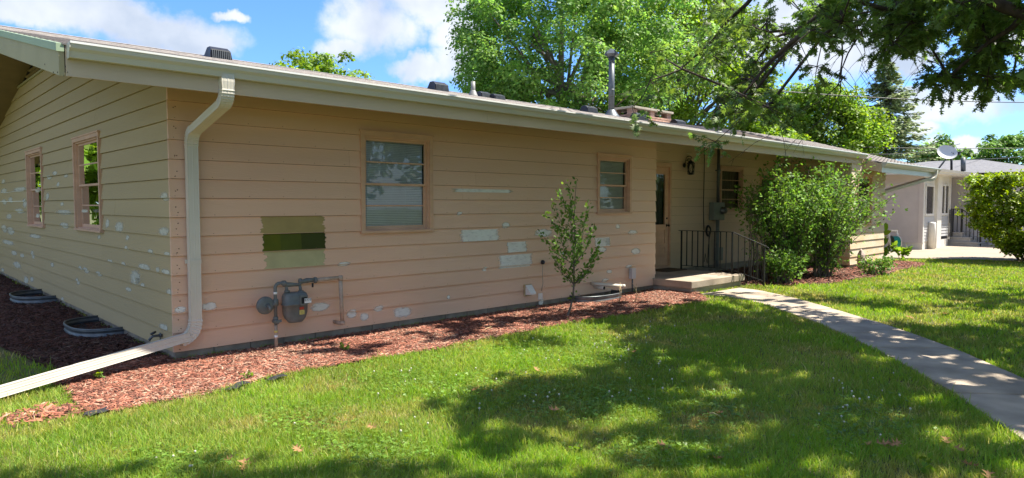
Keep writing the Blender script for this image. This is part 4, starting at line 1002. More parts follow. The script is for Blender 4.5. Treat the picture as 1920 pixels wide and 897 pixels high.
# ================================================================== ON THE FRONT WALL
def gas_meter():
    y = -.20; P = lambda px, py, yy=y: at_y(px, py, yy)
    T = thing('gas_meter', 'grey gas meter with round regulator and pipe loop on the peach wall', 'gas meter', P(552, 620))
    # riser from the ground
    r = .017; q = lambda a, b, yy=y: P(a, b, yy)
    xr = P(517, 600).x
    MB().tube([(xr, y, 0.0), (xr, y, P(517, 605).z)], .019, 10).build('riser_pipe', 'pipe_pink', T)
    zt = P(517, 530).z
    rp = [Vector((xr, y, P(517, 610).z)), Vector((xr, y, P(517, 545).z))]+arc_pts((xr, y, P(517, 542).z), (xr, y, P(520, 529).z), (P(532, 529).x, y, P(532, 531).z), 7)
    MB().tube(rp, .019, 10).build('riser_pipe', 'meter', T)
    for py in (599, 604): MB().lathe((xr, y, P(517, py).z), [(.03, 0), (.03, .028)], n=8).build('fitting', 'meter', T)
    for py, m_ in ((624, 'yellow_lab'), (633, 'tagw'), (552, 'tagw')): MB().lathe((xr, y, P(517, py).z), [(.0215, 0), (.0215, .026)], n=10).build('band', m_, T)
    MB().lathe((xr, y, P(517, 570).z-.03), [(.022, 0), (.035, .012), (.035, .075), (.022, .09)], n=6).build('union', 'meter', T)
    # shut off valve
    b = MB(); z = P(517, 603).z; b.lathe((xr, y-.05, z), [(.012, 0), (.03, .005), (.03, .09), (.012, .1)], (0, 1, 0), 8); b.bar((xr-.04, y-.05, z), (xr+.045, y-.05, z+.01), .012, .03); b.build('shutoff_valve', 'meter', T)
    # regulator disc
    c = P(497, 573); b = MB(); b.lathe((c.x, y+.045, c.z), [(.03, 0), (.085, .01), (.098, .03), (.102, .045), (.102, .058), (.092, .066), (.075, .074), (.05, .078), (.03, .082), (.0, .083)], (0, -1, 0), 28); b.build('regulator', 'meter', T)
    b = MB(); b.tube([(c.x+.015, y-.04, c.z+.01), (c.x+.02, y-.085, c.z-.02), (c.x+.02, y-.08, c.z-.06)], .019, 10); b.build('regulator_nose', 'meter', T)
    MB().tube([(c.x+.08, y, c.z), (xr, y, c.z)], .026, 10).build('regulator_neck', 'meter', T)
    for k in range(8):
        t = k*math.pi/4+.3; MB().lathe((c.x+.093*math.cos(t), y-.012, c.z+.093*math.sin(t)), [(.008, 0), (.008, .01)], (0, -1, 0), 6).build('bolt', 'meter', T)
    # manifold over the meter
    a = P(530, 531); e = P(590, 524)
    MB().tube([P(528, 530), P(536, 534), P(560, 534), P(566, 529), P(575, 526), P(590, 525.5)], [.026, .03, .019, .022, .03, .026], 12).build('manifold', 'meter', T)
    for px, rr in ((533, .036), (563, .030), (577, .030), (591, .038)):
        p = P(px, 532 if px < 560 else 527-(px-563)*.05); MB().lathe(p-Vector((.014, 0, 0)), [(rr*.7, -.006), (rr, 0), (rr, .028), (rr*.7, .034)], (1, 0, 0), 8).build('union', 'meter', T)
    for px in (536, 562):
        MB().tube([P(px, 535), P(px+1, 540), P(px+2, 548)], [.016, .018, .02], 10).build('swivel', 'meter', T)
        MB().lathe(P(px+2, 547)-Vector((0, 0, .01)), [(.034, 0), (.034, .022)], n=8).build('swivel_nut', 'meter', T)
    p = P(586, 531); MB().tube([p, p+Vector((.0, 0, -.05))], .012, 8).build('test_cock', 'black_metal', T)
    # meter body: rounded can
    x0, x1 = P(528, 575).x, P(576, 575).x; zt, zb = P(552, 548).z, P(552, 604).z; cx = (x0+x1)/2; w = (x1-x0)*.92; n = 28
    prof = [(.0, .80, .62), (.05, .93, .84), (.14, 1.0, 1.0), (.36, 1.0, 1.0), (.37, 1.05, 1.07), (.41, 1.05, 1.07), (.42, .99, .98), (.70, .95, .92), (.86, .82, .80), (.97, .58, .70), (1.0, .52, .62)]
    vs = []; fs = []
    for (t, kx, ky) in prof:
        z = zt+(zb-zt)*t
        for i in range(n):
            a = 2*math.pi*i/n; ca, sa = math.cos(a), math.sin(a); e_ = .55
            vs.append((cx+w/2*kx*math.copysign(abs(ca)**e_, ca), y-.01+.082*ky*math.copysign(abs(sa)**e_, sa), z))
    for i in range(len(prof)-1):
        for j in range(n): k = (j+1) % n; fs.append((i*n+j, (i+1)*n+j, (i+1)*n+k, i*n+k))
    fs.append(tuple(range(n))); fs.append(tuple(reversed(range((len(prof)-1)*n, len(prof)*n))))
    b = MB(); b.add(vs, fs, True); b.build('meter_body', 'meter', T)
    f = y-.01-.084
    ix = P(560, 562).x; b = MB(); b.box((ix-.035, f-.028, P(560, 571).z), (ix+.05, f+.01, P(560, 552).z)); b.build('index_box', 'meter', T, bevel=.006)
    MB().box((ix-.025, f-.031, P(560, 569).z+.01), (ix+.04, f-.028, P(560, 554).z-.012)).build('index_window', 'dark', T)
    tx = P(567, 560).x; tz = P(567, 562).z; yt = f-.040
    b = MB(); b.box((tx-.04, yt, tz-.026), (tx+.045, yt+.003, tz+.028)); tg = b.build('number_tag', 'tagw', T)
    cu = bpy.data.curves.new('number', 'FONT'); cu.body = '9777'; cu.size = .042; cu.align_x = 'CENTER'; cu.align_y = 'CENTER'; cu.extrude = .0005
    tmp = bpy.data.objects.new('number', cu); me = bpy.data.meshes.new_from_object(tmp); bpy.data.objects.remove(tmp); me.materials.clear(); me.materials.append(M['ink'])
    o = bpy.data.objects.new('number', me); COL.objects.link(o); o.parent = tg; o.location = Vector((tx+.002, yt-.002, tz+.006))-wloc(tg); o.rotation_euler = (math.pi/2, 0, 0)
    lx = P(559, 582).x; b = MB(); b.box((lx-.03, f-.004, P(559, 588).z), (lx+.03, f-.001, P(559, 580).z)); b.build('label_plate', 'yellow_lab', T)
    b = MB(); b.box((lx-.03, f-.005, P(559, 579).z), (lx+.025, f-.002, P(559, 574).z)); b.build('label_plate', 'red_lab', T)
    for k in range(3): MB().box((lx-.02, f-.0055, P(559, 586.5-k*2).z), (lx+.02, f-.004, P(559, 586.5-k*2).z+.002)).build('label_line', 'ink', T)
    # outlet pipe to the wall
    pts = [P(592, 525.5), P(637, 521)]; MB().tube(pts, .024, 10).build('outlet_pipe', 'pipe_pink', T)
    c1 = P(638, 521.5); MB().lathe(c1-Vector((.0, 0, .03)), [(.031, 0), (.033, .03), (.028, .06)], n=10).build('elbow', 'pipe_pink', T)
    c2 = Vector((P(642, 607).x, y, P(642, 607).z)); MB().tube([c1, (c2.x, y, c2.z)], .024, 10).build('outlet_pipe', 'pipe_pink', T)
    MB().tube([c2+Vector((0, 0, .03)), c2+Vector((0, 0, -.012))], .032, 10).build('elbow', 'pipe_pink', T)
    MB().tube([c2, Vector((c2.x-.01, -.0, c2.z))], .023, 10).build('outlet_pipe', 'pipe_pink', T)
gas_meter()
def hose_bib():
    p = at_x(301, 629, -.03); T = thing('hose_bib', 'brass garden tap low on the khaki gable wall near the corner', 'tap', p)
    MB().tube([p+Vector((.03, 0, 0)), p+Vector((-.08, 0, 0)), p+Vector((-.12, 0, -.04))], .015, 8).build('spout', 'galv', T)
    b = MB(); b.lathe(p+Vector((-.07, 0, .03)), [(.032, 0), (.034, .012), (.008, .014)], (-.5, 0, 1), 10); b.build('handle', 'black_metal', T)
    MB().lathe(p+Vector((.0, 0, 0)), [(.03, 0), (.03, .008)], (-1, 0, 0), 10).build('plate', 'galv', T)
hose_bib()
def garden_hose():
    pts = [at_z(*q, .012) for q in [(292, 668), (285, 690), (262, 702), (225, 706), (170, 708), (110, 712), (60, 700)]]
    pts = [at_x(301, 636, -.14)+Vector((0, 0, 0))] + pts
    o = MB().tube(pts, .010, 8).build('garden_hose', 'hose_dark', None, label='dark green garden hose lying on soil behind the downspout', cat='hose')
garden_hose()
def dryer_vent():
    x, z = wpt(990, 545, -.03); T = thing('dryer_vent', 'small white hooded dryer vent low on the peach wall', 'vent', (x, -.03, z))
    MB().box((x-.09, -.045, z-.085), (x+.07, -.022, z+.10)).build('plate', 'straw', T)
    b = MB(); b.add([(x-.07, -.045, z-.06), (x+.07, -.045, z-.06), (x+.07, -.045, z+.09), (x-.07, -.045, z+.09), (x-.065, -.15, z-.055), (x+.065, -.15, z-.055), (x+.065, -.15, z-.03), (x-.065, -.15, z-.03)],
                    [(3, 2, 6, 7), (7, 6, 5, 4), (0, 3, 7, 4), (1, 5, 6, 2)]); b.build('hood', 'white', T)
    MB().box((x-.06, -.10, z-.055), (x+.06, -.095, z+.02)).build('flap', 'galv', T)
dryer_vent()
def outlet_cable():
    x, z = wpt(1017, 492, -.03); T = thing('cable_box', 'small black cable entry cover on the wall with thin wire below', 'cable box', (x, -.03, z))
    b = MB(); b.lathe((x, -.02, z), [(.036, 0), (.036, .03), (.026, .045), (0, .046)], (0, -1, 0), 14); b.build('cover', 'vent_black', T)
    b = MB(); b.tube([(x, -.04, z-.03), (x-.01, -.04, z-.2), (x+.01, -.035, z-.35), (x-.03, -.035, z-.47)], .0035, 5); b.build('wire', 'pipe_grey', T)
    x2, z2 = wpt(1013, 556, -.03); MB().box((x2-.05, -.035, z2-.05), (x2+.05, -.028, z2+.05)).build('putty_pad', 'white', T)
outlet_cable()
def junction():
    x, z = wpt(1184, 512, -.05); T = thing('junction_box', 'small grey utility box with a conduit running into the ground', 'utility box', (x, -.05, z))
    MB().box((x-.055, -.10, z-.11), (x+.06, -.03, z+.09)).build('box', 'ngrey', T, bevel=.006); MB().box((x-.06, -.106, z-.10), (x+.065, -.10, z+.095)).build('cover', 'ngrey', T)
    MB().tube([(x, -.07, z-.1), (x, -.075, 0)], .014, 8).build('conduit', 'galv', T)
junction()
def pvc():
    c = at_y(1118, 537, -.05)
    T = thing('stub_pipe', 'short cream plastic stub pipe jutting from the wall above the window well', 'pipe', c)
    MB().tube([c+Vector((0, .08, 0)), c+Vector((.02, -.16, -.02))], .038, 14).build('pipe', 'spout', T)
    MB().lathe(c+Vector((.0, -.02, 0)), [(.045, 0), (.045, .05)], (0.08, -1, 0), 14).build('collar', 'spout', T)
    MB().lathe(c+Vector((.0205, -.161, -.0205)), [(.03, 0), (.03, .003)], (0.08, -1, 0), 14).build('bore', 'dark', T)
    a = at_y(1120, 533, -.14); b_ = at_y(1171, 537, -.40)
    T2 = thing('discharge_pipe', 'long cream plastic pipe angled out beside the stub pipe', 'pipe', a)
    MB().tube([a+Vector((-.02, .12, 0)), a, b_], .030, 12).build('pipe', 'spout', T2)
    MB().tube([b_-(b_-a).normalized()*.05, b_+(b_-a).normalized()*.004], .034, 12).build('collar', 'spout', T2)
pvc()
def window_well(frame, uc, w, d, h, label, name='window_well'):
    p = frame(uc, 0, 0); T = thing(name, label, 'window well', p, 'corrugated steel window wells')
    n = 36; vs = []; rows = 9
    for j in range(rows):
        z = -.02+h*j/(rows-1); k = 1+.018*math.sin(j*math.pi/1.0*.999+j*1.57)
        for i in range(n+1):
            t = math.pi*i/n; c, s = math.cos(t), math.sin(t); e = .7
            vs.append(frame(uc+w/2*math.copysign(abs(c)**e, c)*k, z, d*(abs(s)**e)*k+.01))
    b = MB(); b.add(vs, [(j*(n+1)+i, j*(n+1)+i+1, (j+1)*(n+1)+i+1, (j+1)*(n+1)+i) for j in range(rows-1) for i in range(n)], True); b.build('shell', 'galv', T)
    rim = [Vector(frame(uc+w/2*math.copysign(abs(math.cos(t))**.7, math.cos(t)), h-.02, d*abs(math.sin(t))**.7+.01)) for t in [math.pi*i/n for i in range(n+1)]]
    MB().tube(rim, .012, 6).build('rim', 'galv', T)
    b = MB(); P = [Vector(frame(uc+w/2*.97*math.copysign(abs(math.cos(t))**.7, math.cos(t)), .03, d*.96*abs(math.sin(t))**.7+.01)) for t in [math.pi*i/n for i in range(n+1)]]
    b.add(P, [tuple(range(len(P)))]); b.build('floor', 'dark', T)
a = at_x(170, 612, -.4); 
window_well(LF, 2.55, 1.25, .50, .14, 'steel window well nearest the corner along the khaki wall'); window_well(LF, 6.6, 1.25, .55, .15, 'steel window well farther back along the khaki wall')
p = at_z(1143, 556, .1); window_well(FR, p.x, 1.15, .42, .14, 'steel window well under the cream pipes on the front wall')
for (px, lab) in ((1160, 'dry pale stalk leaning beside the window well'), (1190, 'dry stalk standing right of the grey conduit')):
    p = at_z(px, 570, 0); b = MB()
    for k in range(3): b.tube([p, p+Vector((random.uniform(-.02, .05), random.uniform(-.05, .0), .15)), p+Vector((random.uniform(-.05, .16), random.uniform(-.05, .05), random.uniform(.24, .36)))], .004, 5)
    b.build('dry_stalk', 'straw', None, loc=p, label=lab, cat='stalk')

# ================================================================== ENTRY
PT = .24
def porch():
    T = thing('porch_step', 'low concrete porch slab on a set back base below the peach door', 'porch', (9.8, 0, 0))
    MB().box((8.79, -.88, PT-.135), (10.84, .96, PT)).build('slab', 'path', T, bevel=.012)
    MB().box((8.86, -.82, -.05), (10.78, .96, PT-.1352)).build('base', 'concrete', T)
    for (a, c, lab) in (((1216, 560), (1216, 560), ''),): pass
    x = DOOR[0]+.05; MB().box((x+.05, .45, PT), (x+.85, .93, PT+.016)).build('doormat', 'doormat', None, label='thin brown doormat on the porch at the peach door', cat='doormat')
porch()
def railing():
    x = 10.70; T = thing('porch_railing', 'black iron railing along the porch sloping down to the path', 'railing', (x, 0, PT))
    z1 = at_x(1372, 433, x).z if False else PT+.88
    pA, pB, pC = (x, .55), (x, -.66), (x, -1.36); top = PT+.87; topc = top-.27
    for (p, zb, zt) in ((pA, PT, top), (pB, PT, top), (pC, 0.02, topc-.02)):
        b = MB(); b.box((p[0]-.014, p[1]-.014, zb), (p[0]+.014, p[1]+.014, zt)); b.build('post', 'black_metal', T)
        if zb > .1: MB().box((p[0]-.035, p[1]-.035, zb), (p[0]+.035, p[1]+.035, zb+.012)).build('foot', 'black_metal', T)
    b = MB(); b.bar((x, .62, top), (x, -.68, top), .038, .014); b.bar((x, -.672, top), (x, -1.40, topc), .038, .014); b.tube([(x, -1.40, topc), (x, -1.45, topc-.03), (x, -1.44, topc-.07), (x, -1.41, topc-.06)], .010, 6); b.build('handrail', 'black_metal', T)
    b = MB(); b.bar((x, .55, PT+.10), (x, -.66, PT+.10), .022, .012); b.build('bottom_rail', 'black_metal', T)
    b = MB(); b.bar((x, -.66, PT+.08), (x, -1.36, -.0+.14), .022, .012); b.build('bottom_rail', 'black_metal', T)
    n = 9
    for i in range(1, n): y = .55-1.21*i/n; MB().box((x-.009, y-.009, PT+.10), (x+.009, y+.009, top)).build('baluster', 'black_metal', T)
    for i in range(1, 5):
        t = i/5; y = -.66-.70*t; MB().box((x-.007, y-.007, PT+.08-.17*t), (x+.007, y+.007, top-(top-topc)*t)).build('baluster', 'black_metal', T)
railing()
def lantern():
    x, z = wpt(1289, 312, .88); Y = .96; T = thing('wall_lantern', 'black wrought iron scroll lantern beside the door', 'wall lamp', (x, Y, z))
    zt = wpt(1289, 293, .9)[1]; zb = wpt(1289, 328, .8)[1]; h = zt-zb
    b = MB(); b.lathe((x-.0, Y+.01, zt-h*.48), [(.05, 0), (.055, .01), (.04, .03)], (0, -1, 0), 14); b.build('back_plate', 'black_metal', T)
    c = Vector((x, Y-.14, 0)); pts = []
    for i in range(26):
        t = i/25*4.2*math.pi/2; r = .085*(1-.55*i/25); pts.append(Vector((x, Y-.12-r*math.cos(t+.2), zt-.10+r*math.sin(t+.2))))
    b = MB(); b.tube([(x, Y-.02, zt-h*.5)]+pts[::-1][:0]+[(x, Y-.03, zt-.10)]+[Vector((x, Y-.12+.085*math.cos(math.pi-i*math.pi/8)*1 , zt-.09+.085*math.sin(i*math.pi/8))) for i in range(1, 9)][::1]+[(x, Y-.16, zt-.15)], .010, 6)
    b.tube([Vector((x, Y-.115+(.045-.0025*i)*math.cos(i*.5), zt-.095+(.045-.0025*i)*math.sin(i*.5))) for i in range(14)], .007, 6); b.build('scroll_arm', 'black_metal', T)
    cx, cy = x, Y-.17; rt = zt-h*.42; 
    b = MB(); b.lathe((cx, cy, rt), [(.095, 0), (.09, .012), (.05, .05), (.016, .075), (.012, .10)], n=12); b.build('lamp_cap', 'black_metal', T)
    b = MB(); r0, r1 = .082, .068
    for i in range(6):
        t = i*math.pi/3; t2 = (i+1)*math.pi/3
        A = lambda t, r, zz: (cx+r*math.cos(t), cy+r*math.sin(t), zz)
        b.bar(A(t, r0, rt), A(t, r1, zb+.02), .009); b.bar(A(t, r0, rt), A(t2, r1, zb+.02), .005); b.bar(A(t2, r0, rt), A(t, r1, zb+.02), .005)
        b.bar(A(t, r1, zb+.02), A(t2, r1, zb+.02), .010)
    b.build('cage', 'black_metal', T)
    MB().lathe((cx, cy, zb+.02), [(.055, 0), (.07, rt-zb-.03)], n=12).build('lamp_glass', 'glass', T)
    MB().lathe((cx, cy, zb), [(.03, 0), (.07, .012), (.07, .02)], n=12).build('base', 'black_metal', T)
lantern()
def electric():
    X, Z1 = wpt(1344, 380, .93); Z0_ = wpt(1344, 413, .93)[1]; Y = .97
    T = thing('electric_meter', 'grey green electric meter box on a conduit left of the recessed window', 'electric meter', (X, Y, Z0_))
    xw = wpt(1334, 395, .9)[0], wpt(1354, 395, .9)[0]
    MB().box((xw[0], Y-.14, Z0_), (xw[1], Y, Z1)).build('meter_box', 'elec', T, bevel=.01)
    mx = xw[1]-.12; mz = (Z0_+Z1)/2+.02
    b = MB(); b.lathe((mx, Y-.14, mz), [(.095, 0), (.095, .02), (.08, .03), (.078, .09), (.05, .115), (0, .12)], (0, -1, 0), 20); b.build('meter_dome', 'galv', T)
    MB().tube([(X, Y-.07, Z1), (X, Y-.07, 3.15)], .038, 12).build('mast_conduit', 'galv', T)
    MB().tube([(X, Y-.07, Z0_), (X, Y-.07, PT-.1)], .045, 12).build('conduit', 'elec', T)
    MB().box((X-.05, Y-.12, .30), (X+.2, Y-.01, .62)).build('lower_box', 'elec', T, bevel=.008)
    for z in (1.0, 2.5): MB().box((X-.06, Y-.11, z), (X+.06, Y-.02, z+.03)).build('strap', 'galv', T)
    p = at_y(1346, 204, .9); T = thing('service_mast', 'thin grey service mast standing above the eave beside the oak leaves', 'mast', (p.x, .9, roofz(.9)))
    MB().tube([(X, .90, roofz(.9)-.05), (X, .90, p.z)], .030, 12).build('pipe', 'galv', T); MB().lathe((X, .9, p.z), [(.05, -.02), (.055, .03), (.03, .1), (0, .12)], n=12).build('weatherhead', 'galv', T)
    MB().lathe((X, .9, roofz(.9)-.03), [(.12, 0), (.06, .08)], n=12).build('flashing', 'pipe_grey', T)
electric()
def cable():
    x = wpt(1321, 350, .94)[0]; Y = .95; c = wpt(1327, 433, .93); zc = c[1]
    T = thing('coiled_cable', 'black cable hanging down the recessed wall into a small coil', 'cable', (x, Y, zc))
    pts = [(x, Y, sofz(1)-.01), (x-.01, Y, 2.2), (x-.02, Y, 1.7), (x+.0, Y-.01, zc+.02)]
    MB().tube(pts, .010, 6).build('cable', 'black_metal', T)
    b = MB()
    for k in range(3):
        r = .135-.010*k; b.tube([(c[0]+r*.75*math.cos(t), Y-.03-.012*k, zc+r*math.sin(t)) for t in [i*math.pi/12 for i in range(25)]], .010, 6)
    b.build('coil', 'black_metal', T)
    MB().tube([(c[0]+.02, Y-.03, zc+.1), (c[0]+.13, Y-.03, zc+.0), (c[0]+.02, Y-.03, zc-.35), (c[0], Y-.02, zc-.8), (c[0]-.12, Y-.03, .5), (c[0]-.15, Y-.03, .3)], .008, 6).build('tail', 'black_metal', T)
cable()

# ================================================================== PLANTS
def tube_mesh(b, pts, rs, n=6): b.tube(pts, rs, n, caps=False)
def leaves_on(points, dirs, size, n, spread, name, mname, parent, tint_lo=.6, tint_hi=1.3, tmpl='leaf', warm=.15, droop=.0, label=None):
    """n leaves around each point"""
    P = np.repeat(np.asarray(points), n, 0); k = len(P); P = P+RNG.normal(0, spread, (k, 3))
    al = RNG.normal(0, 1, (k, 3)); 
    if dirs is not None: al = al*.8+np.repeat(np.asarray(dirs), n, 0)
    al[:, 2] -= droop; nr = RNG.normal(0, .6, (k, 3)); nr[:, 2] += .9
    R = frames(al, nr); s = size*RNG.uniform(.65, 1.3, k); Ms = R*s[:, None, None]
    tv, tf = {'leaf': (LEAFV, LEAFF), 'oak': (OAKV, OAKF), 'quad': (QUADV, QUADF)}[tmpl]
    return mass(name, tv, tf, Ms, P, mname, parent, TINT(k, tint_lo, tint_hi, warm), 'stuff', label)
def sapling():
    base = at_z(1063, 597, 0); T = thing('sapling', 'slender young tree with small dark leaves in the mulch bed', 'tree', base)
    hgt = 2.02; r = Vector((Rt.x, Rt.y, 0)); f = Vector((Fh.x, Fh.y, 0))
    W = lambda a, z, d=0: base+r*a+f*d+Vector((0, 0, z))
    b = MB(); trunk = [W(0, 0), W(.05, .16), (W(.09, .32)), W(.10, .5), W(.10, .8), W(.12, 1.1), W(.10, 1.45), W(.11, 1.75), W(.13, 2.0)]
    tube_mesh(b, trunk, [.021, .018, .016, .015, .013, .011, .008, .005, .003]); pts = []; dirs = []
    rnd = random.Random(5)
    tips = [(-.38, 1.25, .0), (-.30, 1.55, .1), (-.22, .95, -.1), (.40, .95, .05), (.36, 1.35, -.1), (.48, 1.10, .1), (-.12, 1.85, .05), (.30, 1.65, .1), (-.2, 1.15, .2), (-.16, 1.35, -.15), (.25, 1.5, -.1), (.0, 1.6, -.2), (.2, 1.2, .25), (.05, 1.05, -.25), (.02, 1.95, 0), (-.2, 1.7, -.05), (.44, .94, -.1)]
    for (a, z, d) in tips:
        z0 = max(.5, z-.45-rnd.random()*.15); i = min(range(len(trunk)), key=lambda q: abs((trunk[q].z)-z0)); s = trunk[i]; e = W(a, z, d); m = s.lerp(e, .5)+r*(a*.12)+Vector((0, 0, -.05))
        tube_mesh(b, [s, m, e], [.007, .004, .0015], 5)
        for t in [x/12 for x in range(2, 13)]:
            p = s*(1-t)**2+m*2*t*(1-t)+e*t*t; pts.append(p); dirs.append((e-s).normalized())
    b.build('trunk', 'bark_grey', T)
    for q in [x/14 for x in range(4, 15)]:
        i = int(q*8); pts.append(trunk[min(8, i)]); dirs.append(Vector((0, 0, 1)))
    leaves_on(pts, dirs, .058, 6, .028, 'crown', 'shrub_leaf', T, .5, 1.2)
sapling()
def big_shrub(name, label, base, stems, leaf_n, leaf_size, height, spread_r, seed, lean=(0, 0), mname='shrub_leaf', grp=None, lowfrac=.22, per=3, fan=1.0):
    T = thing(name, label, 'shrub', base, grp); rnd = random.Random(seed); b = MB(); pts = []; dirs = []
    for k in range(stems):
        a = rnd.uniform(0, 2*math.pi); rr = spread_r*math.sqrt(rnd.random())*fan; hh = height*rnd.uniform(.62, 1.0)*(1-.28*(rr/spread_r)**2)
        s = base+Vector((rnd.uniform(-.22, .22), rnd.uniform(-.15, .15), 0)); e = base+Vector((math.cos(a)*rr+lean[0], math.sin(a)*rr*.75+lean[1], hh)); m = s.lerp(e, .45)+Vector((0, 0, hh*.16))-Vector((math.cos(a), math.sin(a), 0))*rr*.12
        q = [s*(1-t)**2+m*2*t*(1-t)+e*t*t for t in [i/8 for i in range(9)]]
        tube_mesh(b, q, [.014-.0014*i for i in range(9)], 5)
        for i in range(leaf_n):
            t = lowfrac+(1-lowfrac)*rnd.random()**.8; p = s*(1-t)**2+m*2*t*(1-t)+e*t*t
            # side twig
            if rnd.random() < .8:
                tw = Vector((rnd.gauss(0, 1), rnd.gauss(0, 1), rnd.gauss(.35, .6))).normalized()*rnd.uniform(.05, .30); 
                if i % 3 == 0: tube_mesh(b, [p, p+tw], [.004, .0015], 4)
                p = p+tw; dirs.append(tw.normalized())
            else: dirs.append((e-s).normalized())
            pts.append(p)
    b.build('stems', 'bark_grey', T)
    leaves_on(pts, dirs, leaf_size, per, .035, 'foliage', mname, T, .5, 1.4); return T
sb = at_z(1492, 522, 0)
sb = Vector((12.7, -1.0, 0))
big_shrub('large_shrub', 'large loose many stemmed green shrub against the house recess', sb, 84, 46, .08, 2.95, 1.55, 3, lean=(.1, .1), per=3, lowfrac=.05)
sb2 = at_z(1560, 515, 0); big_shrub('leaning_shrub', 'arching shrub leaning right in front of the far wing', Vector((13.6, -1.35, 0)), 72, 40, .076, 2.85, 1.7, 9, lean=(.75, -.1), per=2, lowfrac=.08)
sb3 = at_z(1430, 531, 0); T3 = big_shrub('climbing_rose', 'thin upright rose bush with bare canes beside the railing', Vector((11.75, -.75, 0)), 12, 22, .060, 2.75, .35, 14, lean=(.05, .2), per=2)
big_shrub('low_shrub', 'low leafy growth at the foot of the railing end', Vector((11.7, -1.3, 0)), 22, 20, .07, .8, .45, 21)
big_shrub('low_shrub', 'low dark leafy plant at the right foot of the arching shrub', Vector((15.0, -2.0, 0)), 14, 16, .07, .42, .5, 22)
def weed(px, py, h, label, n=7, m='bright_leaf', z=0):
    p = at_z(px, py, z); T = thing('weed', label, 'weed', p); b = MB(); pts = []; d = []
    for k in range(n):
        a = random.uniform(0, 6.28); e = p+Vector((math.cos(a)*h*.45, math.sin(a)*h*.45, h*random.uniform(.5, 1))); b.tube([p, p.lerp(e, .5)+Vector((0, 0, h*.15)), e], .003, 4); 
        for t in (.5, .75, 1): pts.append(p.lerp(e, t)+Vector((0, 0, h*.1))); d.append((e-p).normalized())
    b.build('stem', 'stem', T, kind=None); leaves_on(pts, d, h*.42, 2, h*.04, 'leaves', m, T, .7, 1.2)
weed(192, 716, .10, 'small bright green seedling in mulch in front of the downspout', 4)
weed(461, 716, .09, 'small green seedling at the lawn edge of the mulch', 4)
weed(1332, 872, .09, 'broad leaved weed rosette low in the shaded lawn', 5); weed(1083, 855, .07, 'round leaved weed rosette in the lawn below the sapling', 6)
weed(1727, 893, .12, 'long leaved weed at the bottom edge of the lawn', 4)
weed(645, 662, .10, 'thin grassy tuft at wall base right of the gas pipe', 5, 'grass')
weed(1688, 490, .42, 'yellow green weed clump by the far wing corner', 10); weed(1632, 488, .75, 'tall thin weed against the far cream wall', 9); weed(1655, 489, .35, 'small weed at the far wall corner', 8)
# stump and rock
def stump():
    p = at_z(1599, 500, 0); T = thing('tree_stump', 'short cut tree stump with pale top by the far wall', 'stump', p)
    n = 18; b = MB(); vs = []; 
    for j, (z, r) in enumerate([(-.02, .21), (.1, .18), (.36, .17), (.37, .16)]):
        for i in range(n): a = 2*math.pi*i/n; rr = r*(1+.07*math.sin(3*a+1)+.04*math.sin(7*a)); vs.append((p.x+rr*math.cos(a), p.y+rr*math.sin(a), z))
    b.add(vs, [(j*n+i, j*n+(i+1) % n, (j+1)*n+(i+1) % n, (j+1)*n+i) for j in range(3) for i in range(n)]); b.build('bark', 'bark', T)
    b = MB(); b.add([(p.x+.155*(1+.07*math.sin(3*a+1))*math.cos(a), p.y+.155*(1+.07*math.sin(3*a+1))*math.sin(a), .3725) for a in [2*math.pi*i/n for i in range(n)]], [tuple(range(n))]); b.build('cut_top', 'straw', T)
stump()
def rock(px, py, sx, sz, label, m='rock'):
    p = at_z(px, py, 0); rnd = random.Random(px); n = 12; b = MB(); vs = []
    for j in range(7):
        t = j/6*math.pi; 
        for i in range(n):
            a = 2*math.pi*i/n; k = 1+.22*mnoise.noise(Vector((math.cos(a)*math.sin(t)*1.5+px, math.sin(a)*math.sin(t)*1.5, math.cos(t)*1.5)))
            vs.append((p.x+sx*k*math.sin(t)*math.cos(a), p.y+sx*.7*k*math.sin(t)*math.sin(a), max(-.02, sz*.5-sz*.6*math.cos(t)*k*1)))
    b.add(vs, [(j*n+i, j*n+(i+1) % n, (j+1)*n+(i+1) % n, (j+1)*n+i) for j in range(6) for i in range(n)], False); b.build('rock', m, None, loc=p, label=label, cat='rock')
rock(1614, 507, .13, .50, 'upright pale pinkish rock standing right of the stump')
rock(168, 765, .035, .02, 'small dark stone at the tip of the mulch bed', 'fabric')
def fabric(px, py, w, label, rot):
    p = at_z(px, py, .03); b = MB(); n = 5; vs = []
    for j in range(n):
        for i in range(n):
            u, v = (i/(n-1)-.5)*w, (j/(n-1)-.5)*w*.45; x = u*math.cos(rot)-v*math.sin(rot); y = u*math.sin(rot)+v*math.cos(rot)
            vs.append((p.x+x+random.uniform(-.012, .012), p.y+y+random.uniform(-.012, .012), .035+random.uniform(0, .025)))
    b.add(vs, [(j*n+i, j*n+i+1, (j+1)*n+i+1, (j+1)*n+i) for j in range(n-1) for i in range(n-1)]); b.build('landscape_fabric', 'fabric', None, loc=p, label=label, cat='fabric scrap')
fabric(183, 776, .2, 'black landscape fabric scrap at the near tip of the mulch bed', .5); fabric(443, 727, .24, 'black fabric scrap showing at the lawn edge of the bed', .5); fabric(520, 710, .2, 'thin black fabric strip at the bed edge farther right', .5)

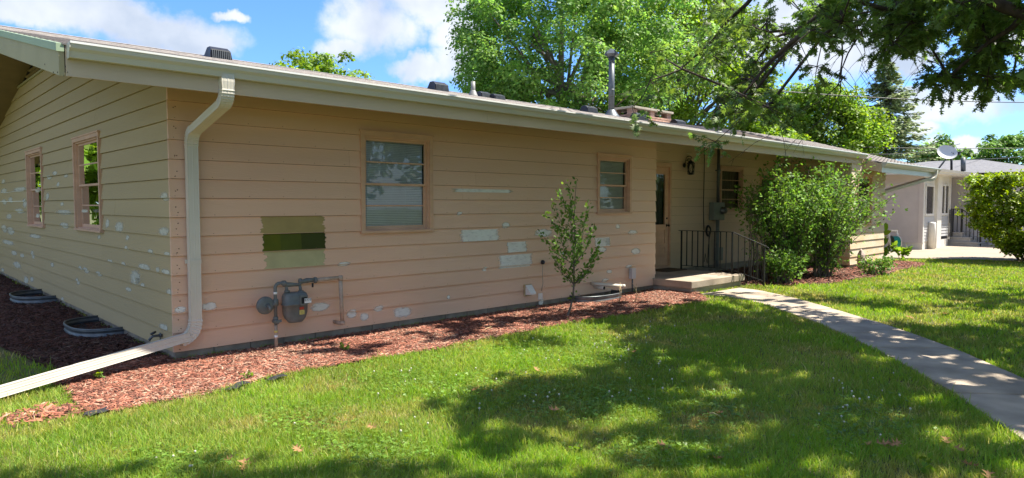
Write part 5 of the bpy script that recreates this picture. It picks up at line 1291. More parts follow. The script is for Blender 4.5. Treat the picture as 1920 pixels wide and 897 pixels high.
# fallen oak leaves, sticks and clover flowers
def leaf_litter():
    v = [(x*.11, y*.11, (.25*abs(x)+.35*(y-.5)**2)*.11*2.2) for x, y, z in OAKV]
    me = bpy.data.meshes.new('fallen_leaf'); me.from_pydata(v, [], OAKF); me.materials.append(M['dryleaf'])
    spots = [(440, 858), (460, 862), (688, 800), (1048, 770), (1245, 835), (1262, 842), (1330, 860), (1640, 834), (1665, 838), (1628, 840), (1655, 830), (1772, 822), (1790, 838), (1838, 880), (1850, 886), (1712, 600), (1708, 597), (1778, 590), (1010, 700), (568, 850), (1488, 608), (1875, 555), (1870, 592), (1345, 778), (1335, 775), (1190, 660), (1735, 552), (885, 735)]
    for i, (px, py) in enumerate(spots):
        p = at_z(px, py, .045); o = bpy.data.objects.new('fallen_leaf', me); COL.objects.link(o); o.location = p; s = random.uniform(.7, 1.15)
        o.scale = (s, s, s); o.rotation_euler = (random.uniform(-.5, .5), random.uniform(-.5, .5), random.uniform(0, 6.28)); tag(o, 'curled dry brown oak leaf lying on the lawn grass', 'leaf', 'dry oak leaves fallen on the lawn')
    b = MB(); b.lathe((0, 0, .075), [(.003, -.006), (.009, -.002), (.0105, .005), (.008, .012), (.003, .015)], n=8); b.tube([(0, 0, 0), (.004, .002, .04), (0, 0, .075)], .0014, 4)
    cm = bpy.data.meshes.new('clover_flower'); cm.from_pydata(b.v, [], b.f); cm.materials.append(M['clover'])
    groups = [(750, 710, 25, 12, 7), (885, 733, 30, 20, 6), (1030, 745, 30, 15, 8), (1150, 750, 30, 8, 5), (1165, 655, 40, 25, 14), (1110, 650, 45, 20, 8), (1220, 700, 35, 30, 6), (1340, 868, 12, 8, 0), (1570, 730, 18, 10, 5), (1575, 795, 20, 20, 6), (1620, 725, 60, 40, 6), (330, 880, 20, 12, 5), (1000, 660, 40, 20, 5), (1200, 620, 50, 15, 8), (1800, 540, 100, 12, 5), (700, 800, 100, 40, 5), (1700, 800, 80, 50, 5)]
    for (cx, cy, sx, sy, n) in groups:
        for k in range(n):
            p = at_z(cx+random.gauss(0, sx), min(892, cy+random.gauss(0, sy)), 0)
            if in_poly([p.x], [p.y], mulch_poly)[0] or in_poly([p.x], [p.y], path_poly)[0]: continue
            o = bpy.data.objects.new('clover_flower', cm); COL.objects.link(o); o.location = p; s = random.uniform(.6, .9); o.scale = (s, s, s); o.rotation_euler = (random.uniform(-.25, .25), random.uniform(-.25, .25), random.uniform(0, 6))
            tag(o, 'small round white clover flower standing in the lawn', 'clover flower', 'white clover flowers in the lawn')
    for (a, c, lab) in (((922, 613), (905, 622), 'thin pale twig lying on the mulch under the front wall'), ((1330, 776), (1352, 781), 'dry grey twig lying in the shaded lawn')):
        p, q = at_z(*a, .05), at_z(*c, .055); b = MB(); b.tube([p, p.lerp(q, .5)+Vector((0.01, .02, .01)), q], [.005, .004, .002], 5); b.build('twig', 'straw', None, loc=p, label=lab, cat='twig')
leaf_litter()
# ================================================================== TREES
def crown_leaves(name, mname, parent, clumps, per, size, tmpl='quad', lo=.55, hi=1.35, up=.5, seed=0, shell=True):
    """clumps: (centre, radius). leaves sit on and in every clump, facing outward"""
    C = np.array([c for c, r in clumps]); Rr = np.array([r for c, r in clumps]); k = len(C)*per
    C = np.repeat(C, per, 0); Rr = np.repeat(Rr, per)
    d = RNG.normal(size=(k, 3)); d /= np.linalg.norm(d, axis=1)[:, None]; d[:, 2] = np.where(d[:, 2] < -.45, -d[:, 2], d[:, 2])
    rad = Rr*(RNG.uniform(.25, 1, k)**.5); P = C+d*rad[:, None]*np.array([1, 1, .8])
    nr = d*.8+RNG.normal(0, .45, (k, 3)); nr[:, 2] += up*1.4; al = np.cross(nr, RNG.normal(size=(k, 3))); al[:, 2] -= .25
    R = frames(al, nr); s = size*RNG.uniform(.6, 1.3, k); Ms = R*s[:, None, None]
    ct = np.repeat(RNG.uniform(.82, 1.18, len(clumps)), per)[:, None]
    t = TINT(k, lo, hi, .16)*ct
    tv, tf = {'leaf': (LEAFV, LEAFF), 'oak': (OAKV, OAKF), 'quad': (QUADV, QUADF)}[tmpl]
    return mass(name, tv, tf, Ms, P, mname, parent, t, 'stuff')
def tree(name, label, base, height, cw, trunk_h, nclump, per, leaf, mname, crown_shape=1.0, seed=1, clump_r=.9, group=None, top_pow=2.0, lo=.55, hi=1.35, lump=.3, bark='bark_grey'):
    rnd = random.Random(seed); base = Vector(base); T = thing(name, label, 'tree', base, group)
    ch = (height-trunk_h)/2; cc = base+Vector((0, 0, trunk_h+ch)); clumps = []; tries = 0
    while len(clumps) < nclump and tries < nclump*60:
        tries += 1
        d = Vector((rnd.gauss(0, 1), rnd.gauss(0, 1), rnd.gauss(0, 1))).normalized(); rr = rnd.uniform(.45, 1)**.6
        lum = 1+lump*mnoise.noise(Vector((d.x*1.9+seed*3.1, d.y*1.9, d.z*1.9)))*1.6
        zz = d.z*ch*rr*min(1.05, lum); wr = cw*rr*lum*math.hypot(d.x, d.y)
        if zz < 0: wr *= (1-.25*(-zz/ch)**2*crown_shape)
        a = math.atan2(d.y, d.x); p = cc+Vector((math.cos(a)*wr, math.sin(a)*wr, zz))
        if p.z < base.z+trunk_h*.6: continue
        clumps.append((tuple(p), clump_r*rnd.uniform(.55, 1.15)))
    b = MB(); tp = [base+Vector((0, 0, -.1)), base+Vector((.05, 0, trunk_h*.6)), base+Vector((.1, .1, trunk_h+ch*.5)), base+Vector((.1, 0, height*.82))]
    r0 = height*.022; tube_mesh(b, tp, [r0*1.2, r0, r0*.6, r0*.2], 8)
    for c, r in rnd.sample(clumps, min(len(clumps), 46)):
        c = Vector(c); t = rnd.uniform(.25, .8); s = tp[1].lerp(tp[3], t*.8); tube_mesh(b, [s, s.lerp(c, .5)+Vector((0, 0, .3)), c], [r0*.35, r0*.2, r0*.06], 5)
    b.build('trunk', bark, T)
    crown_leaves('crown', mname, T, clumps, per, leaf, lo=lo, hi=hi, seed=seed); return T
def gd(px, D): p = CAM+Fh*D+Rt*((px-960)/FPX*D); return Vector((p.x, p.y, 0))
def hz(py, D): return CAM.z+(384-py)/FPX*D
tree('maple_tree', 'huge dense green maple rising behind the roof beside the flue', gd(1050, 34), 15.5, 5.9, 2.0, 520, 210, .155, 'maple_leaf', seed=11, clump_r=.95, lump=.35, lo=.75, hi=1.7)
tree('maple_tree', 'yellow green maple behind the oak branch left of the round tree', gd(1270, 42), 15.0, 5.2, 2.0, 360, 150, .19, 'bright_leaf', seed=12, clump_r=1.1)
tree('maple_tree', 'small bright yellow green tree low behind the gutter', gd(1415, 40), hz(212, 40), 2.6, 1.0, 130, 90, .22, 'bright_leaf', seed=13, clump_r=.8)
tree('round_tree', 'broad round light green tree left of the spruce', gd(1530, 52), hz(158, 52), 4.4, 1.0, 400, 160, .22, 'bright_leaf', seed=14, clump_r=1.25, lo=.7, hi=1.3, lump=.15)
tree('far_tree', 'light green treetop showing over the roof ridge at left', gd(582, 40), hz(100, 40), 4.7, 2.5, 240, 110, .20, 'bright_leaf', seed=15, clump_r=.8, lump=.4)
tree('far_tree', 'green treetop behind the satellite dish', gd(1765, 58), hz(262, 58), 2.4, 1.0, 110, 110, .26, 'maple_leaf', seed=16, clump_r=.9, lump=.5, hi=1.5)
tree('far_tree', 'green bushy tree at the right edge above the neighbour roof', gd(1885, 56), hz(250, 56), 3.1, 1.0, 130, 110, .26, 'maple_leaf', seed=17, clump_r=.9, lump=.5, hi=1.5)
tree('far_tree', 'round tree just past the right edge behind the neighbour house', gd(1990, 50), 6.5, 3.0, 1.0, 80, 60, .28, 'maple_leaf', seed=18)
# trees across the street and at the side: the windows mirror them
for i, (x, y, h, w) in enumerate([(16, -27, 12.5, 5.2), (25, -24, 11.5, 5.2), (34, -20, 12, 5.5), (8, -29, 11, 4.6)]):
    tree('street_tree', ['leafy tree across the street, mirrored in the large front window', 'tall tree across the street opposite the door', 'tree across the street toward the neighbour', 'tree across the street behind the viewer'][i], (x, y, 0), h, w, 1.5, 110, 50, .46, 'maple_leaf', seed=30+i, clump_r=1.3)
for i, (x, y, h, w) in enumerate([(-5.5, 22, 8.5, 3.6), (-3.2, 29, 10, 4.0), (-9, 27, 9, 4.5)]):
    tree('side_tree', ['leafy tree beside the yard, mirrored in the gable windows', 'taller tree farther along the side yard', 'farthest tree of the side yard row'][i], (x, y, 0), h, w, .8, 110, 50, .46, 'bright_leaf', seed=40+i, clump_r=1.3)
def spruce(px, D, top_py, half_px):
    base = gd(px, D); h = hz(top_py, D); T = thing('spruce_tree', 'tall dark blue green spruce with drooping tiers against the sky', 'tree', base)
    b = MB(); tube_mesh(b, [base, base+Vector((0, 0, h))], [.24, .02], 8); rnd = random.Random(4); z = .8; P = []; A = []
    maxr = half_px/FPX*D
    while z < h-.1:
        rr = maxr*(1-(z/h))**.72*1.05+.12; n = 8 if z < h*.8 else 6
        for k in range(n):
            if rnd.random() < .12: continue
            a = rnd.uniform(0, 6.283); L_ = rr*rnd.uniform(.65, 1.12); d = Vector((math.cos(a), math.sin(a), 0)); s = base+Vector((0, 0, z+rnd.uniform(-.12, .12)))
            e = s+d*L_+Vector((0, 0, -L_*.18+rnd.uniform(-.05, .05))); m = s.lerp(e, .5)+Vector((0, 0, -L_*.08)); e = e+Vector((0, 0, L_*.08))
            tube_mesh(b, [s, m, e], [.035, .02, .006], 4)
            cnt = int(8+L_*26)
            for i in range(cnt):
                t = rnd.uniform(.12, 1); p = s*(1-t)**2+m*2*t*(1-t)+e*t*t; side = Vector((-d.y, d.x, 0))*rnd.uniform(-1, 1)
                P.append(p+side*.32*(1.1-t)*rnd.random()*min(1, L_)+Vector((0, 0, rnd.uniform(-.14, .02)))); A.append(tuple((d*.7+side*.8+Vector((0, 0, rnd.uniform(-.5, .1)))).normalized()))
        z += .21 if z < h*.75 else .17
    b.build('trunk', 'bark', T)
    P = np.array([tuple(p) for p in P]); k = len(P); al = np.array(A); nr = RNG.normal(0, .4, (k, 3)); nr[:, 2] += 1
    Ms = frames(al, nr)*(np.stack([RNG.uniform(.14, .26, k), RNG.uniform(.25, .45, k), np.ones(k)*.2], 1))[:, None, :]
    mass('needles', QUADV, QUADF, Ms, P, 'spruce_n', T, TINT(k, .4, 1.8, .12), 'stuff')
spruce(1656, 55, 113, 118)
def hedge():
    c = at_z(1905, 492, 0); c = Vector((c.x+.35, c.y-.3, 0)); T = thing('rounded_bush', 'big rounded bright green clipped bush in front of the neighbour house', 'shrub', c)
    rnd = random.Random(6); b = MB(); clumps = []
    for k in range(420):
        z = rnd.random(); w = 1.62*(.36+.64*min(1, z/.42)) if z < .42 else 1.62*(1-.10*((z-.42)/.58)**3)
        a = rnd.uniform(0, 6.283); rr = w*math.sqrt(rnd.uniform(.45, 1)); sq = 1/max(abs(math.cos(a)), abs(math.sin(a)))**.5
        clumps.append(((c.x+math.cos(a)*rr*sq*.93, c.y+math.sin(a)*rr*sq*.93, .22+z*2.12+.10*rnd.random()), .20*rnd.uniform(.7, 1.2)))
    for k in range(70): clumps.append(((c.x+rnd.uniform(-1.45, 1.45), c.y+rnd.uniform(-1.45, 1.45), 2.28+rnd.random()*.16), .18))
    for k in range(34):
        a = rnd.uniform(0, 6.283); tube_mesh(b, [c+Vector((math.cos(a)*.25, math.sin(a)*.25, 0)), c+Vector((math.cos(a)*.8, math.sin(a)*.8, .7)), c+Vector((math.cos(a)*1.3, math.sin(a)*1.3, 1.9))], [.025, .018, .005], 5)
    b.build('stems', 'bark', T); crown_leaves('foliage', 'hedge_leaf', T, clumps, 95, .085, tmpl='quad', lo=.6, hi=1.35, up=.7)
    # young shoots standing out of the top and sides
    pts = []; d = []
    for k in range(260):
        a = rnd.uniform(0, 6.283); r_ = 1.5*math.sqrt(rnd.random()); p = Vector((c.x+math.cos(a)*r_, c.y+math.sin(a)*r_, 2.38)); e = Vector((rnd.gauss(0, .35), rnd.gauss(0, .35), 1)).normalized()
        if k % 3 == 0: p = Vector((c.x+math.cos(a)*1.68, c.y+math.sin(a)*1.68, rnd.uniform(1.2, 2.3))); e = Vector((math.cos(a), math.sin(a), .8)).normalized()
        L_ = rnd.uniform(.08, .28)
        for i in range(5): pts.append(p+e*L_*i/4); d.append(e)
    leaves_on(pts, d, .075, 2, .012, 'shoots', 'hedge_leaf', T, .9, 1.35)
hedge()

# ---------------------------------------------------------------- the oak over the lawn
OAK = Vector((7.6, -8.9, 0))
MASK = [[(1290, -50), (1300, 60), (1275, 130), (1320, 150), (1325, 200), (1322, 268), (1352, 276), (1392, 240), (1440, 205), (1475, 165), (1530, 165), (1538, 110), (1560, 85), (1580, 60), (1625, 72), (1660, 88), (1722, 92), (1752, 100), (1745, 60), (1762, 30), (1785, -20)],
        [(1790, -50), (1802, 50), (1795, 100), (1765, 118), (1748, 145), (1800, 152), (1828, 176), (1870, 166), (1925, 150), (1925, -50)]]
THIN = [(1180, 125), (1300, 40), (1300, 140), (1210, 235), (1120, 235), (1150, 180)]
LIT = [[(-300, 690), (400, 728), (900, 640), (1060, 605), (1140, 630), (1080, 690), (990, 708), (870, 690), (740, 695), (690, 716), (760, 742), (800, 770), (760, 805), (690, 842), (560, 868), (300, 875), (205, 828), (90, 840), (-300, 850)],
       [(870, 822), (960, 815), (1010, 842), (960, 866), (880, 862)],
       [(1430, 478), (1920, 478), (2400, 520), (1920, 538), (1650, 522), (1480, 512)], [(1500, 572), (1640, 588), (1800, 590), (1800, 606), (1620, 600)],
       ]
def oak():
    T = thing('oak_tree', 'large pin oak whose dark leafy branches hang into view at upper right', 'tree', OAK)
    rnd = random.Random(23); cl = []; tries = 0
    def shade_ok(p):
        return all(shade1((p[0]+a, p[1]+b_, p[2])) for a, b_ in ((0, 0), (.4, 0), (-.4, 0), (0, .4), (0, -.4)))
    def shade1(p):
        s = np.array([[p[0]-SX*p[2], p[1]-SY*p[2], 0.0]]); 
        if s[0, 1] > -.3 and -3 < s[0, 0] < 3.2: return False
        u, v, d = project(s)
        if d[0] < .5: return True
        return not any(in_poly(u, v, L_)[0] for L_ in LIT)
    def view_state(p):
        u, v, d = project([p])
        if d[0] < .8 or not (-60 < u[0] < 1980) or v[0] < -70 or v[0] > 950: return 0
        if any(in_poly(u, v, m)[0] for m in MASK): return 1
        return -1
    # crown
    while len(cl) < 860 and tries < 90000:
        tries += 1
        x = rnd.uniform(-8.2, 8.2); y = rnd.uniform(-8, 8.4); z = rnd.uniform(2.6, 11); 
        rmax = 7.9*math.sin(math.pi*min(1, (z-1.0)/11.5)**.62)**.6 if z < 12 else 0
        if math.hypot(x, y) > rmax*(1+.12*math.sin(3*math.atan2(y, x)+.6)): continue
        p = (OAK.x+x, OAK.y+y, z)
        if z < 4.2 and math.hypot(x, y) < 2.5: continue
        if (Vector(p)-CAM).length < 3.2: continue
        q_ = Vector(p)-CAM
        if q_.length < 6.6 and q_.dot(Fw) > .4 and abs(q_.dot(Rt)/q_.dot(Fw)) < 1.1 and q_.dot(Up)/q_.dot(Fw) < .62: continue
        st = view_state(p)
        if st == -1 or not shade_ok(p): continue
        if st == 1 and ((Vector(p)-CAM).dot(Fw) < 6.5 or rnd.random() < .74): continue
        n = mnoise.noise(Vector(p)*.55)
        if n < -.22 and st == 0: continue
        cl.append((Vector(p), st))
    # branches that hang into the picture, thickest foliage near the eye
    got = 0; tries = 0
    while got < 205 and tries < 90000:
        tries += 1
        poly = MASK[0] if rnd.random() < .74 else MASK[1]
        u = rnd.uniform(min(q[0] for q in poly), max(q[0] for q in poly)); v = rnd.uniform(-45, max(q[1] for q in poly))
        if not in_poly([u], [v], poly)[0]: continue
        D = rnd.uniform(7.2, 11.5) if v < 120 else rnd.uniform(8.0, 10.5)
        p = at_d(u, v, D)
        if math.hypot(p.x-OAK.x, p.y-OAK.y) > 8.3 or not shade_ok(p): continue
        if mnoise.noise(Vector((u*.013, v*.016, 3.7))) < -.20: continue
        cl.append((p, 1)); got += 1
    for k in range(9):
        u, v = rnd.uniform(1180, 1300), rnd.uniform(60, 225)
        if in_poly([u], [v], THIN)[0]: cl.append((at_d(u, v, rnd.uniform(8.2, 9)), 2))
    # limbs: every clump hangs from the nearest point of the growing framework
    nodes = [(OAK+Vector((0, 0, 0)), -1), (OAK+Vector((.05, .05, 1.4)), 0), (OAK+Vector((.1, .1, 2.8)), 1), (OAK+Vector((.05, .2, 4.2)), 2), (OAK+Vector((0, .1, 5.8)), 3), (OAK+Vector((.1, 0, 7.6)), 4), (OAK+Vector((.1, 0, 9.3)), 5)]
    order = sorted(range(len(cl)), key=lambda i: (cl[i][0]-OAK-Vector((0, 0, min(cl[i][0].z, 7)))).length)
    NP = np.array([tuple(n[0]) for n in nodes]); cost = [0, 0, 0, 0, 0, 0, 0]
    tipnode = []
    for i in order:
        p = cl[i][0]; d = np.linalg.norm(NP-np.array(p), axis=1)+.22*np.array(cost); d[:2] += 9; d += np.where(NP[:, 2] > p.z+1.6, 1.2, 0)
        j = int(d.argmin()); a = nodes[j][0]; L_ = (p-a).length
        if L_ > 1.6:
            k = max(2, int(L_/.9)); prev = j
            for q in range(1, k):
                t = q/k; m = a.lerp(p, t)+Vector((rnd.gauss(0, .07), rnd.gauss(0, .07), .22*math.sin(math.pi*t)+rnd.gauss(0, .05)))*min(1, L_/3)
                nodes.append((m, prev)); cost.append(cost[prev]+.9); prev = len(nodes)-1
            nodes.append((p, prev)); cost.append(cost[prev]+.9)
        else: nodes.append((p, j)); cost.append(cost[j]+L_)
        NP = np.array([tuple(n[0]) for n in nodes]); tipnode.append(len(nodes)-1)
    w = [0.0]*len(nodes)
    for t in tipnode: 
        j = t
        while j != -1: w[j] += 1; j = nodes[j][1]
    rad = lambda n_: .0046*max(1, n_)**.56
    b = MB(); br = MB()
    for j, (p, par) in enumerate(nodes):
        if par < 0: continue
        r1 = rad(w[j]); r0 = min(rad(w[par]), r1*1.7); big = r1 > .03
        tgt = b if j < 7 else br
        mid = nodes[par][0].lerp(p, .5)+Vector((rnd.gauss(0, .02), rnd.gauss(0, .02), rnd.gauss(0, .02)))
        tgt.tube([nodes[par][0], mid, p], [r0, (r0+r1)/2, r1], 8 if big else 5, caps=False)
    b.build('trunk', 'bark', T)
    # leafy sprays
    def sprays(which, ntw, per, size, tmpl, nm, spread):
        P = []; A = []
        for (c, st) in cl:
            if st not in which: continue
            nt_ = ntw if st != 2 else max(2, ntw//3)
            for k in range(nt_):
                d = Vector((rnd.gauss(0, 1), rnd.gauss(0, 1), rnd.gauss(-.15, .55))).normalized(); L_ = spread*rnd.uniform(.55, 1.25); e = c+d*L_+Vector((0, 0, -L_*.18))
                if 1 in which: br.tube([c, c.lerp(e, .5)+Vector((0, 0, .03)), e], [.006, .004, .0018], 4, caps=False)
                for i in range(per):
                    t = rnd.uniform(.2, 1.02); P.append(c.lerp(e, t)+Vector((rnd.gauss(0, .012), rnd.gauss(0, .012), rnd.gauss(0, .012)))); s = d.cross(Vector((0, 0, 1)))*rnd.uniform(-1, 1); A.append(tuple(d*.7+s*.9+Vector((0, 0, rnd.uniform(-.75, .15)))))
        P = np.array([tuple(p) for p in P]); al = np.array(A); k = len(P); nr = RNG.normal(0, .55, (k, 3)); nr[:, 2] += 1
        Ms = frames(al, nr)*(size*RNG.uniform(.7, 1.25, k))[:, None, None]
        tv, tf = {'oak': (OAKV, OAKF), 'leaf': (LEAFV, LEAFF)}[tmpl]
        mass(nm, tv, tf, Ms, P, 'oak_leaf', T, TINT(k, .55, 1.3, .12), 'stuff')
    sprays((1, 2), 7, 10, .112, 'oak', 'hanging_leaves', .30); sprays((0,), 7, 10, .21, 'leaf', 'crown', .42)
    # bare dead twigs hanging in front of the cloud
    rn2 = random.Random(8)
    def dead(pts_px, D, r):
        P = [at_d(u, v, D+dd) for (u, v, dd) in pts_px]; n = len(P); br.tube(P, [r*(1-.85*i/(n-1)) for i in range(n)], 5, caps=False)
        for i in range(1, n):
            for q in range(2):
                s = P[i-1].lerp(P[i], rn2.random()); d = (P[i]-P[i-1]).normalized(); e = d*.7+Rt*rn2.choice([-1, 1])*rn2.uniform(.4, 1)+Vector((0, 0, -.25)); L_ = rn2.uniform(.18, .55)
                k1 = s+e*L_*.5+Vector((0, 0, .02)); k2 = s+e*L_+Vector((0, 0, -.07*L_)); br.tube([s, k1, k2], [r*.35, r*.25, .0018], 4, caps=False)
                for z in range(2): f = k1.lerp(k2, rn2.random()); br.tube([f, f+(e*.4+Rt*rn2.uniform(-.5, .5)+Vector((0, 0, -.4)))*rn2.uniform(.1, .3)], [.003, .0014], 3, caps=False)
    dead([(1575, -10, 0), (1577, 50, 0), (1580, 105, 0), (1572, 160, 0), (1535, 192, 0), (1480, 222, 0), (1462, 245, 0)], 9, .014)
    dead([(1640, 20, .3), (1615, 60, .2), (1590, 100, .1), (1578, 130, .0), (1575, 175, 0), (1555, 215, 0), (1505, 255, 0)], 9.2, .015)
    dead([(1668, 10, .3), (1665, 80, .2), (1650, 120, .2), (1620, 135, .1), (1600, 160, .1)], 9.6, .010)
    dead([(1615, 60, 0), (1622, 100, 0), (1610, 140, 0)], 9.1, .008); dead([(1695, 60, 0), (1690, 100, 0), (1665, 130, 0), (1640, 160, .1)], 9.8, .008)
    dead([(1715, 70, 0), (1735, 100, 0), (1728, 125, 0)], 9.6, .007)
    # live limb crossing the maple at left
    L1 = [at_d(*q) for q in [(1432, -30, 8.4), (1400, 8, 8.5), (1362, 42, 8.6), (1335, 78, 8.7), (1285, 122, 8.8), (1235, 150, 8.9), (1180, 178, 9.0)]]; br.tube(L1, [.03, .026, .021, .017, .012, .007, .003], 7, caps=False)
    L2 = [at_d(*q) for q in [(1590, -30, 8.4), (1562, 20, 8.6), (1520, 55, 8.8), (1484, 80, 9.0), (1440, 120, 9.2), (1400, 170, 9.4), (1365, 215, 9.6)]]; br.tube(L2, [.06, .052, .044, .036, .026, .017, .008], 7, caps=False)
    for Lq in (L1, L2):
        for i in range(2, len(Lq)):
            for k in range(3):
                s = Lq[i-1].lerp(Lq[i], rn2.random()); e = s+Vector((rn2.gauss(0, .3), rn2.gauss(0, .3), rn2.gauss(-.25, .15))); br.tube([s, s.lerp(e, .5)+Vector((0, 0, .04)), e], [.006, .004, .002], 4, caps=False)
    pts = []; ds = []
    for i in range(2, len(L1)):
        for k in range(5 if i > 3 else 9):
            s = L1[i-1].lerp(L1[i], rn2.random())+Vector((rn2.gauss(0, .14), rn2.gauss(0, .14), rn2.gauss(-.10, .12)))
            if project([s])[1][0] > 205: continue
            pts.append(s); ds.append((L1[i]-L1[i-1]).normalized())
    leaves_on(pts, ds, .115, 9, .09, 'limb_leaves', 'oak_leaf', T, .55, 1.3, 'oak', droop=.5)
    br.build('branches', 'bark', T)
oak()

# ================================================================== NEIGHBOUR HOUSE
def neighbour():
    X0, Y0 = 25.7, -.1; E = 2.95
    T = thing('neighbour_house', 'grey vinyl sided neighbour house with white trim and grey hip roof', 'house', (X0, Y0, 0))
    LW = Frame((X0, Y0, 0), (0, 1, 0), (-1, 0, 0)); FW = Frame((X0, Y0, 0), (1, 0, 0), (0, -1, 0))
    def lap(frame, u0, u1, z0, z1, m, ex=.115):
        z = z0
        while z < z1-.01:
            zz = min(z+ex, z1); b = MB(); b.add([frame(u0, z, .022), frame(u1, z, .022), frame(u1, zz, .004), frame(u0, zz, .004), frame(u0, z, 0), frame(u1, z, 0)], [(0, 1, 2, 3), (0, 4, 5, 1)]); b.build('siding_board', m, T); z = zz
    def bx(frame, u0, u1, z0, z1, o0, o1, m, name, par=None):
        P = [frame(u, z, o) for o in (o0, o1) for z in (z0, z1) for u in (u0, u1)]
        return MB().add(P, [(0, 1, 3, 2), (4, 6, 7, 5), (0, 4, 5, 1), (2, 3, 7, 6), (0, 2, 6, 4), (1, 5, 7, 3)]).build(name, m, par or T)
    lap(LW, .12, 9, .28, E-.1, 'lav', .125); bx(LW, -.02, 9, -.05, .28, -.3, -.01, 'white', 'foundation'); bx(LW, -.02, .12, .28, E-.1, -.02, .035, 'lav', 'corner_trim')
    def win(frame, u0, u1, z0, z1, name='window'):
        w = bx(frame, u0-.07, u1+.07, z0-.07, z0, -.02, .05, 'white_vinyl', name)
        bx(frame, u0-.07, u1+.07, z1, z1+.07, -.02, .05, 'white_vinyl', 'frame', w); bx(frame, u0-.07, u0, z0, z1, -.02, .05, 'white_vinyl', 'frame', w); bx(frame, u1, u1+.07, z0, z1, -.02, .05, 'white_vinyl', 'frame', w)
        MB().add([frame(u0, z0, .02), frame(u1, z0, .02), frame(u1, z1, .02), frame(u0, z1, .02)], [(0, 1, 2, 3)]).build('pane', 'glass', w)
        MB().add([frame(u0, z0, -.0), frame(u1, z0, -.0), frame(u1, z1, -.0), frame(u0, z1, -.0)], [(0, 1, 2, 3)]).build('interior', 'dark', w); return w
    U = lambda px: at_y(px, 400, Y0).x-X0
    Z = lambda px, py: at_y(px, py, Y0).z
    ua, ub, uc, ud, ue = U(1730), U(1752), U(1760), U(1779), U(1800)
    bx(FW, 0, ud, -.05, .32, -.3, -.01, 'white', 'foundation')
    bx(FW, -.02, .12, .28, E-.1, -.02, .035, 'white_vinyl', 'corner_trim')
    zl = Z(1740, 406)
    lap(FW, .12, ub, .32, zl, 'ngrey'); bx(FW, .12, ub, zl, E-.1, -.02, .0, 'white_vinyl', 'wall_panel'); win(FW, U(1734), U(1747), zl+.10, Z(1740, 350))
    bx(FW, ub, uc, .0, E-.1, -.02, .10, 'white', 'corner_post')
    lap(FW, uc, ud-.06, .45, zl, 'ngrey'); bx(FW, uc, ud, zl, E-.1, -.02, .0, 'white_vinyl', 'wall_panel'); win(FW, U(1763.5), U(1768), zl+.10, Z(1765, 349)); win(FW, U(1770), U(1775.5), zl+.10, Z(1772, 349))
    bx(FW, ud-.06, ud, .3, E-.1, -.02, .06, 'white', 'corner_post')
    # recessed entry
    RW = Frame((X0, Y0+1.0, 0), (1, 0, 0), (0, -1, 0)); lap(RW, ud, 9.5, .55, E-.1, 'lav'); RS = Frame((X0+ud, Y0, 0), (0, 1, 0), (1, 0, 0)); lap(RS, 0, 1.0, .55, E-.1, 'lav')
    UR = lambda px: at_y(px, 400, Y0+1).x-X0
    d = bx(RW, UR(1790), UR(1808), .72, 2.65, -.02, .05, 'white_vinyl', 'door'); MB().add([RW(UR(1792), 1.5, .056), RW(UR(1806), 1.5, .056), RW(UR(1806), 2.5, .056), RW(UR(1792), 2.5, .056)], [(0, 1, 2, 3)]).build('door_glass', 'dark', d)
    win(RW, UR(1815), UR(1840), 1.6, 2.6)
    bx(RW, ud+.25, ud+.5, 1.4, 1.8, 0, .1, 'white', 'meter_box')
    # roof
    ov = .55; x0, x1, y0, y1 = X0-ov, X0+6.0, Y0-ov, Y0+9
    zr = 3.42
    b = MB(); b.add([(x0, y0, E), (x1, y0, E), (x1, y1, E), (x0, y1, E), (x0+4.2, y0+2.6, zr), (x1, y0+2.6, zr), (x0+4.2, y1-2.6, zr), (x1, y1-2.6, zr)], [(0, 1, 5, 4), (0, 4, 6, 3), (3, 6, 7, 2), (4, 5, 7, 6)]); b.build('roof', 'shingle_n', T)
    # main hip roof block to the right
    b = MB(); a = (34.7, 1.8); zz = 1.68+78/FPX*32; x2, x3, ya, yb = 30.4, 38.5, -3.4, 6
    b.add([(x2, ya, E+.02), (x3, ya, E+.02), (x3, yb, E+.02), (x2, yb, E+.02), (34.8, .1, zz+.12), (34.8, 2.2, zz+.12)], [(0, 1, 4), (0, 4, 5, 3), (5, 2, 3), (1, 2, 5, 4)]); b.build('roof', 'shingle_n', T)
    b = MB(); b.box((x0, y0-.02, E-.16), (x1, y0+.0, E-.0)); b.box((x0-.02, y0, E-.16), (x0, y1, E-.0)); b.build('fascia', 'white_vinyl', T)
    b = MB(); b.prism_x([(y0-.021, E-.01), (y0-.13, E-.005), (y0-.10, E-.10), (y0-.021, E-.11)], x0, x1); b.build('gutter', 'white_vinyl', T)
    b = MB(); b.box((x0+.0, y0+.002, E-.15), (x1, y1, E-.13)); b.build('soffit', 'white_vinyl', T)
    bx(Frame((30.9, -2.9, 0), (1, 0, 0), (0, -1, 0)), 0, 7, 0, E-.1, -12, 0, 'lav', 'wall')
    # downspout of grey pipe at the corner
    # steps
    ps = at_z(1784, 467, 0); sx = X0+ud+.15
    S_ = thing('porch_steps', 'three grey painted steps up to the neighbour entry', 'steps', (sx, Y0-.9, 0))
    for k in range(3): MB().box((sx+.0+.12*k, Y0-1.0+.3*k, -.02+.19*k if k else 0), (sx+2.0, Y0+.98, .19*(k+1)-.04)).build('riser', 'grey_step', S_); MB().box((sx-.03+.12*k, Y0-1.04+.3*k, .19*(k+1)-.0398), (sx+2.03, Y0+.98, .19*(k+1)-.001)).build('tread', 'grey_step', S_)
    R_ = thing('step_railing', 'black iron railing by the grey steps of the neighbour house', 'railing', (sx, Y0-.9, 0))
    x = sx+.3
